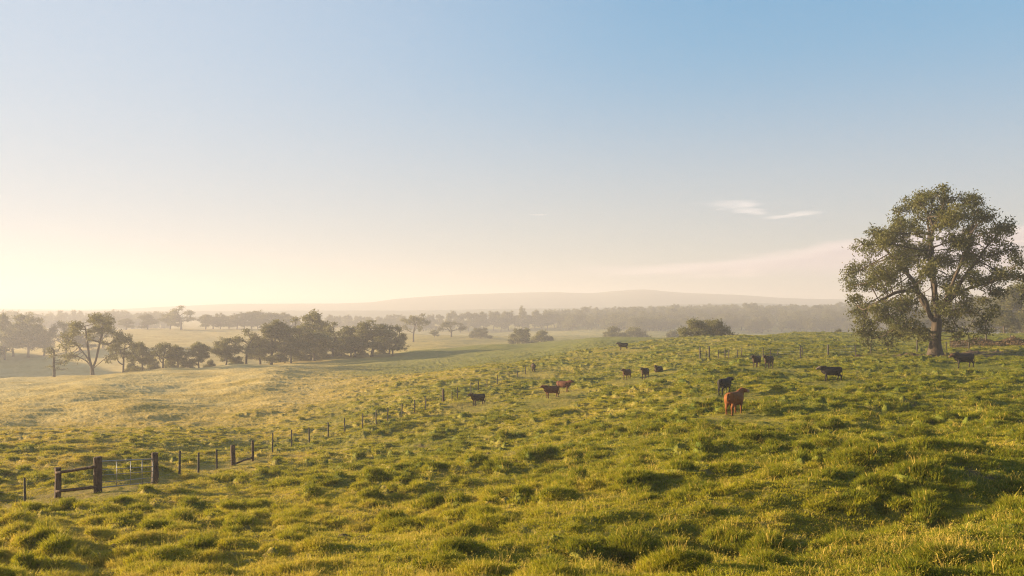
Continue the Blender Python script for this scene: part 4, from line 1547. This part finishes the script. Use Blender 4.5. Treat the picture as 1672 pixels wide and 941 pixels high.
BLACK, DARK, BROWN, RED, CHEST = (0.025, 0.021, 0.019), (0.050, 0.031, 0.023), (0.095, 0.045, 0.027), (0.19, 0.066, 0.017), (0.115, 0.042, 0.021)
COWS = [
    # px, foot row, top row, heading (deg, 0 right, 90 away), pose, label
    (1200, 677, 634, 52, dict(head_yaw=-1.35, neck_yaw=-0.05, neck_up=0.50, head_pitch=0.1, coat=RED, muzzle=(0.24, 0.16, 0.11), belly=(0.13, 0.046, 0.014)), 'russet red cow nearest the camera, rump turned and head looking right'),
    (1184, 644, 622, 48, dict(neck_up=0.25, coat=BLACK), 'black cow directly behind the russet red cow'),
    (1235, 600, 579, 236, dict(head_yaw=-0.5, neck_up=0.42, coat=DARK), 'dark cow, left of the two standing close together by the upper fence'),
    (1255, 601, 579, 232, dict(head_yaw=-0.3, neck_up=0.45, coat=DARK), 'dark cow, right of the two standing close together by the upper fence'),
    (1357, 622, 597, 178, dict(neck_up=0.15, coat=BLACK, face=(0.17, 0.13, 0.10), muzzle=(0.14, 0.10, 0.08), stride=0.12), 'black cow with a pale face walking left'),
    (1573, 601, 575, 186, dict(neck_up=0.0, coat=BLACK, face=(0.10, 0.05, 0.03), stride=0.10, head_pitch=-0.2), 'black cow with a brown face right of the big gum'),
    (1017, 572, 559, 200, dict(neck_up=0.3, coat=DARK), 'dark cow standing alone high on the far crest'),
    (1023, 620, 601, 238, dict(head_yaw=-0.4, neck_up=0.40, coat=BROWN), 'brown cow left of its dark neighbour in the middle of the slope'),
    (1053, 619, 599, 242, dict(head_yaw=-0.3, neck_up=0.42, coat=DARK), 'dark cow between the brown cow and the one lying down'),
    (1075, 607, 598, 238, dict(lying=True, neck_up=0.6, coat=DARK), 'dark cow lying in the grass'),
    (921, 640, 619, 330, dict(head_yaw=0.25, neck_up=0.42, coat=CHEST, horns=True), 'chestnut cow facing right, behind its left-facing companion'),
    (900, 650, 628, 208, dict(head_yaw=-0.2, neck_up=0.35, coat=CHEST, belly=(0.14, 0.05, 0.03)), 'chestnut cow facing left, in front of its companion'),
    (780, 662, 643, 216, dict(head_yaw=-0.15, neck_up=0.34, coat=DARK, horns=True), 'dark cow standing close to the long wire fence'),
    (871, 607, 593, 93, dict(graze=True, coat=DARK), 'dark cow seen from behind, grazing near the top of the fence'),
]


def build_cows():
    for i, (px, rb, rt, hdg, kw, label) in enumerate(COWS):
        x, y = sight_full(px, rb, 25, 230)
        me = cow_mesh(i, **kw)
        V = np.zeros(len(me.vertices) * 3, np.float32)
        me.vertices.foreach_get('co', V)
        top = V.reshape(-1, 3)[:, 2].max()
        s = (rb - rt) / F * y / top
        s = min(1.15, max(0.78, s))
        o = bpy.data.objects.new('cow', me)
        COL.objects.link(o)
        o.location = (x, y, gz(x, y) - 0.02)
        o.rotation_euler = (0, 0, R(hdg))
        o.scale = (s, s * (1.14 if i == 0 else 1.05), s)
        tag(o, label, 'cow', 'cattle grazing on the slope')


build_cows()


# ------------------------------------------------------------------ grass
def tuft(seed, n, rad, hmin, hmax, wid, lean, straw=0.0, heads=False):
    rs = np.random.RandomState(seed)
    V, Fc, Ct, T, S = [], [], [], [], []
    nv = 0
    for b in range(n):
        a, q = rs.rand() * 6.283, rad * math.sqrt(rs.rand())
        p = np.array([q * math.cos(a), q * math.sin(a), -0.03])
        h = rs.uniform(hmin, hmax) * (1 - 0.35 * (q / rad) ** 2)
        oa = a + rs.normal() * 0.8
        out = np.array([math.cos(oa), math.sin(oa), 0]) * lean * h * rs.uniform(0.3, 1.3)
        sa = rs.rand() * 6.283
        sd = np.array([math.cos(sa), math.sin(sa), 0]) * wid * rs.uniform(0.6, 1.3)
        m1 = p + out * 0.30 + np.array([0, 0, h * 0.60])
        tip = p + out * 1.0 + np.array([0, 0, h * rs.uniform(0.82, 1.0)])
        st = 1.0 if rs.rand() < straw else rs.uniform(0, 0.15)
        V += [p - sd, p + sd, m1 + sd * 0.75, m1 - sd * 0.75, tip]
        Fc += [nv, nv + 1, nv + 2, nv + 3, nv + 3, nv + 2, nv + 4]
        Ct += [4, 3]
        T += [0, 0, 0.6, 0.6, 1]
        S += [st] * 5
        nv += 5
        if heads:
            e = tip + (tip - m1) * 0.25
            w2 = sd / np.linalg.norm(sd) * 0.009
            mid = (tip + e) / 2
            V += [tip, mid + w2, e, mid - w2]
            Fc += [nv, nv + 1, nv + 2, nv + 3]
            Ct += [4]
            T += [1] * 4
            S += [0.8] * 4
            nv += 4
    me = np_mesh('grass tuft', np.array(V), Fc, Ct, False)
    fattr(me, 'along', T)
    fattr(me, 'straw', S)
    me.materials.append(M_GRASS)
    return me


def build_grass():
    rs = np.random.RandomState(21)
    protos = [tuft(1, 60, 0.20, 0.04, 0.11, 0.007, 0.6), tuft(2, 60, 0.22, 0.03, 0.10, 0.007, 0.7, 0.15), tuft(3, 50, 0.20, 0.05, 0.14, 0.007, 0.6, 0.05),   # sward
              tuft(4, 90, 0.17, 0.11, 0.25, 0.007, 0.7, 0.05), tuft(5, 90, 0.19, 0.09, 0.23, 0.007, 0.9, 0.1),       # tussocks
              tuft(6, 9, 0.16, 0.25, 0.48, 0.004, 0.35, 1.0, True), tuft(7, 14, 0.2, 0.2, 0.40, 0.004, 0.6, 0.8, True), tuft(8, 34, 0.15, 0.06, 0.15, 0.022, 1.3, 0.0)]    # dead stalks
    N = 460000
    px = rs.uniform(-330, 2010, N)
    wide = np.arange(N) > N * 0.80          # the sward goes on beyond the frame
    px = np.where(wide, np.where(rs.rand(N) < 0.5, rs.uniform(-950, -330, N), rs.uniform(2010, 2620, N)), px)
    e = 0.25
    a, b = 8.0 ** e, 240.0 ** e
    d = (a + (b - a) * rs.rand(N)) ** (1 / e)
    x, y = (px - CX) / F * d, d
    zb = base_height(x, y)
    dz, ms, mb = relief(x, y)
    dry, lush, soil = cover(x, y, ms, mb)
    u = rs.rand(N)
    keep = (rs.rand(N) > soil * 1.2)
    idx = rs.randint(0, 3, N)
    tus = (mb > 0.22) & (u < 0.55)
    idx[tus] = rs.randint(3, 5, tus.sum())
    wd = (u > 0.90) & (u < 0.93) & (noise(x / 3.0, y / 3.0, 91) > 0.0) & (d < 30)
    idx[wd] = 7
    stk = (u > 0.982 - 0.09 * np.clip(fbm(x / 4.0, y / 3.0, 92, 2), 0, 1)) & (d < 90)
    idx[stk] = rs.randint(5, 7, stk.sum())
    side = smooth(-0.05, -0.30, x / np.maximum(y, 1.0)) * smooth(55, 120, d)
    s = rs.uniform(0.65, 1.25, N) * np.clip((d / 22.0), 0.8, 8) ** 0.40 * (1 - 0.25 * side)
    hs = rs.uniform(0.7, 1.2, N) * (1 - 0.65 * side) * np.clip(d / 30.0, 1, 6) ** -0.25 * (0.75 + 0.6 * mb)
    hs = hs * (1 - 0.84 * trodden(x, y))       # grazed short round each animal and the gate
    scl = np.stack([s, s, hs], 1)
    rot = np.stack([rs.normal(size=N) * 0.12, rs.normal(size=N) * 0.12, rs.uniform(0, 6.28, N)], 1)
    P = np.stack([x, y, zb + dz - 0.01], 1)
    k = keep
    o = gn_scatter('grass', P[k], rot[k], scl[k], idx[k], protos, {'dry': np.clip(dry - 0.25 * lush, 0, 1.5)[k]})
    tag(o, 'tufted pasture grass, green on the hummocks and straw between', 'grass', None, 'stuff')


build_grass()


# ------------------------------------------------------------------ morning haze
def build_haze():
    x, y0, y1, z0, z1 = 5900.0, -5900.0, 5900.0, -65.0, CAM_Z + 67.0
    V = [(sx * x, yy, zz) for zz in (z0, z1) for sx, yy in ((-1, y0), (1, y0), (1, y1), (-1, y1))]
    fs = [(3, 2, 1, 0), (4, 5, 6, 7), (0, 1, 5, 4), (1, 2, 6, 5), (2, 3, 7, 6), (3, 0, 4, 7)]
    me = np_mesh('haze', V, [i for f in fs for i in f], [4] * 6, False)
    m = bpy.data.materials.new('morning haze')
    m.use_nodes = True
    nt = m.node_tree
    nt.nodes.clear()
    out = nd(nt, 'ShaderNodeOutputMaterial')
    pv = nd(nt, 'ShaderNodeVolumePrincipled')
    pv.inputs['Color'].default_value = (0.56, 0.555, 0.60, 1)
    pv.inputs['Density'].default_value = 0.00068
    pv.inputs['Anisotropy'].default_value = 0.20
    nt.links.new(pv.outputs[0], out.inputs['Volume'])
    o = link('haze', me, None, m)
    o['kind'] = 'stuff'
    o['label'] = 'pale morning haze lying over the valley'


build_haze()
